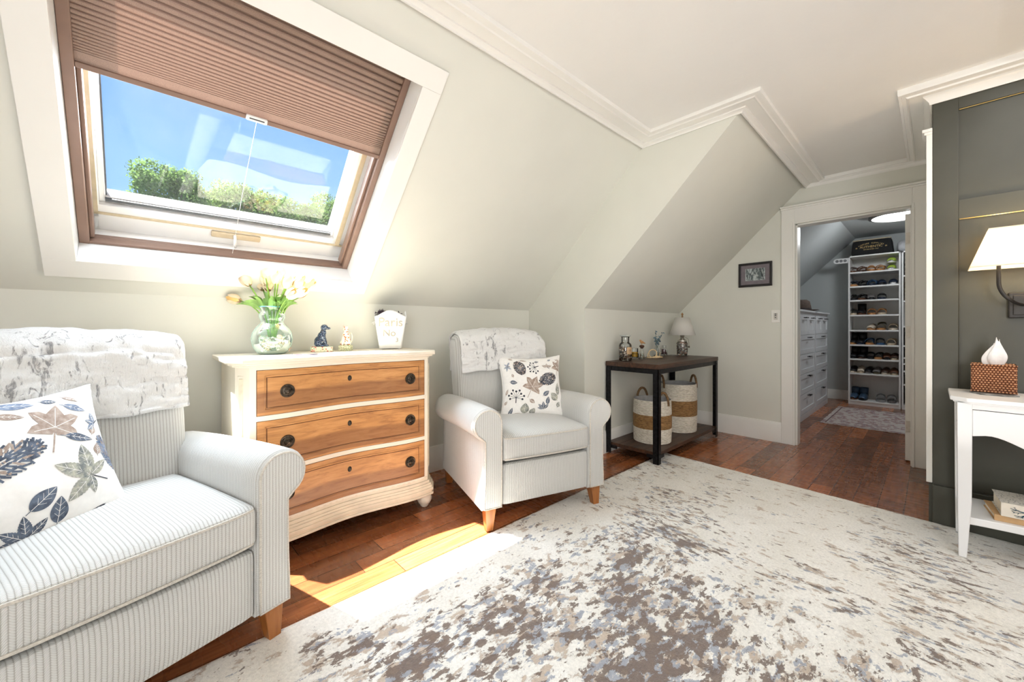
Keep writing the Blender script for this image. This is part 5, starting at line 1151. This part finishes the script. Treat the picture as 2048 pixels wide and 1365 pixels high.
tbk = book((2.885, -.335, .2350), radians(4), .24, .20, .062, m, 'thick book with a branching coral spine lying on the nightstand shelf', sp_m)
b = MB(); rr = random.Random(9)
def br(p, a, ln, w, dep):
    q = (p[0] + cos(a) * ln, p[1] + sin(a) * ln * .55)
    if not (-.115 < q[0] < .115 and .006 < q[1] < .058): return
    b.tube([(-.0028, p[0], p[1]), (-.0028, q[0], q[1])], [w, w * .75], 5)
    if dep: [br(q, a + rr.uniform(-.75, .75), ln * rr.uniform(.7, .95), w * .72, dep - 1) for _ in range(2)]
for x0 in (-.06, .035, .0): 
    for a in (.5, 1.6, 2.6, 3.6, 4.6, 5.6): br((x0, .028), a, .017, .0026, 4)
b.build('coral_print', plain('teal_coral', lin(20, 66, 84), .5), tbk)
# ---------------------------------------------------------------- wall sconce
f = empty('wall_sconce', (XH, -.330, 1.40), label='wall sconce with a lit cream shade and bronze arm on the green wall', cat='light')
dk = plain('sconce_bronze', (.045, .042, .040), .4, .6)
b = MB(); b.box(-.014, .012, -.065, .065, -.252, -.122); b.build('back_plate', dk, f, bevel=.006, seg=3); MB().box(-.020, -.012, -.050, .050, -.237, -.137).build('plate_panel', dk, f, bevel=.003)
for s in (1, -1):
    pts = [(-.03, 0, -.187)] + [(-.125, .095 * s + 0 * k, .02) for k in range(0)] ; 
    arc = [(-.02 - .105 * min(1, k / 5), s * (.012 + .092 * (sin(k / 12 * pi / 2))), -.187 + .115 * (1 - cos(k / 12 * pi / 2))) for k in range(13)]
    b = MB().tube(arc + [(-.125, s * .104, -.02), (-.125, s * .104, .03)], .0085, 10, sy=.8); b.build('arm', dk, f, smooth=60)
m, nt, out = newmat('lit_shade_fabric'); df = N(nt, 'BsdfDiffuse'); df.inputs[0].default_value = (.85, .80, .70, 1); tl = N(nt, 'BsdfTranslucent'); tl.inputs[0].default_value = (.95, .86, .70, 1); mx = N(nt, 'MixShader'); mx.inputs[0].default_value = .55; L(nt, df.outputs[0], mx.inputs[1]); L(nt, tl.outputs[0], mx.inputs[2])
em = N(nt, 'Emission'); em.inputs[0].default_value = (1, .82, .56, 1); em.inputs[1].default_value = .22; ad = N(nt, 'AddShader'); L(nt, mx.outputs[0], ad.inputs[0]); L(nt, em.outputs[0], ad.inputs[1]); L(nt, ad.outputs[0], out.inputs[0])
b = MB(); Bt = [(-.205, -.200, .004), (-.205, .200, .004), (-.025, .200, .004), (-.025, -.200, .004)]; Tp = [(-.165, -.138, .192), (-.165, .138, .192), (-.050, .138, .192), (-.050, -.138, .192)]
b.add(Bt + Tp, [(i, (i + 1) % 4, (i + 1) % 4 + 4, i + 4) for i in range(4)]); sh = b.build('lamp_shade', m, f, solid=.002)
b = MB(); b.tube(Bt, .0035, 6, closed=True); b.tube(Tp, .0028, 6, closed=True); b.build('shade_trim', plain('shade_trim', lin(240, 230, 210), .7), f)

# ---------------------------------------------------------------- lights
def area(name, loc, target, sx, sy, power, color, spread=None):
    l = bpy.data.lights.new(name, 'AREA'); l.shape = 'RECTANGLE'; l.size = sx; l.size_y = sy; l.energy = power; l.color = color
    if spread: l.spread = radians(spread)
    o = bpy.data.objects.new(name, l); COL.objects.link(o); o.location = loc
    o.rotation_euler = (Vector(target) - Vector(loc)).to_track_quat('-Z', 'Y').to_euler(); return o
def point(name, loc, power, color, r=.03):
    l = bpy.data.lights.new(name, 'POINT'); l.energy = power; l.color = color; l.shadow_soft_size = r
    o = bpy.data.objects.new(name, l); COL.objects.link(o); o.location = loc; return o
sl = bpy.data.lights.new('sun', 'SUN'); sl.energy = 30; sl.angle = radians(.6); sl.color = (1, .96, .90)
so = bpy.data.objects.new('sun', sl); COL.objects.link(so); so.rotation_euler = Vector((.27, -.30, -1)).to_track_quat('-Z', 'Y').to_euler(); so.location = (-2, 4, 6)
sky_l = area('skylight_glow', W(.36, .0, .36), (.9, 0, .2), 1.0, .95, 60, (.80, .90, 1.0))
area('room_fill_light', (.2, -3.7, 1.5), (1.6, 2.0, 1.2), 2.6, 1.6, 15, (1, .98, .95))  # added fill lamp behind the camera; the back wall has no window
area('side_fill_light', (-2.3, -1.3, 1.45), (2.6, 1.0, 1.4), 2.2, 1.6, 64, (.95, .98, 1))  # main fill from the left, an added unseen lamp rather than a window
area('overhead_fill', (1.9, -.5, 2.36), (1.9, .1, 0), 2.2, 1.4, 16, (1, .99, .97))  # lamp added under the ceiling to brighten the rug, no fixture there
area('floor_bounce', (1.4, .2, .5), (1.4, .3, 2.4), 2.6, 1.8, 9, (1, .98, .95))
point('closet_led', (6.34, .235, 2.33), 14, (.95, .98, 1), .12)
for dy in (-.075, .075): point('sconce_bulb', (XH - .11, -.330 + dy, 1.52), 1.9, (1, .78, .50), .03)
wd = bpy.data.worlds.new('sky'); bpy.context.scene.world = wd; wd.use_nodes = True; nt = wd.node_tree; bg = nt.nodes['Background']
tc = nt.nodes.new('ShaderNodeTexCoord'); sp = nt.nodes.new('ShaderNodeSeparateXYZ'); L(nt, tc.outputs['Generated'], sp.inputs[0])
c = ramp(nt, sp.outputs[2], [(0, (.62, .80, .98)), (.2, (.36, .62, .96)), (.5, (.14, .36, .86))])
n = noisen(nt, tc.outputs['Generated'], 3.2, 4, .55); c = mix(nt, ramp(nt, n, [(.52, 0), (.8, .35)]), c, (.8, .88, 1)); L(nt, c, bg.inputs[0]); bg.inputs[1].default_value = .80
# ---------------------------------------------------------------- camera
cam = bpy.data.cameras.new('camera'); co = bpy.data.objects.new('camera', cam); COL.objects.link(co); bpy.context.scene.camera = co
FPX = 786.5; cam.sensor_fit = 'HORIZONTAL'; cam.sensor_width = 36; cam.lens = FPX / 2048 * 36; cam.clip_start = .02; cam.clip_end = 200
A = math.atan((1864.8 - 1024) / FPX)
co.location = (0, 0, 1.1); co.rotation_euler = (pi / 2, 0, A - pi / 2); cam.shift_x = 0; cam.shift_y = -(682.5 - 655.4) / 2048
sc = bpy.context.scene; sc.view_settings.view_transform = 'Standard'; sc.view_settings.look = 'None'; sc.view_settings.exposure = 0.70
sc.cycles.max_bounces = 10; sc.cycles.diffuse_bounces = 5; sc.cycles.transparent_max_bounces = 16; sc.cycles.sample_clamp_indirect = 8; sc.cycles.caustics_reflective = False; sc.cycles.caustics_refractive = False
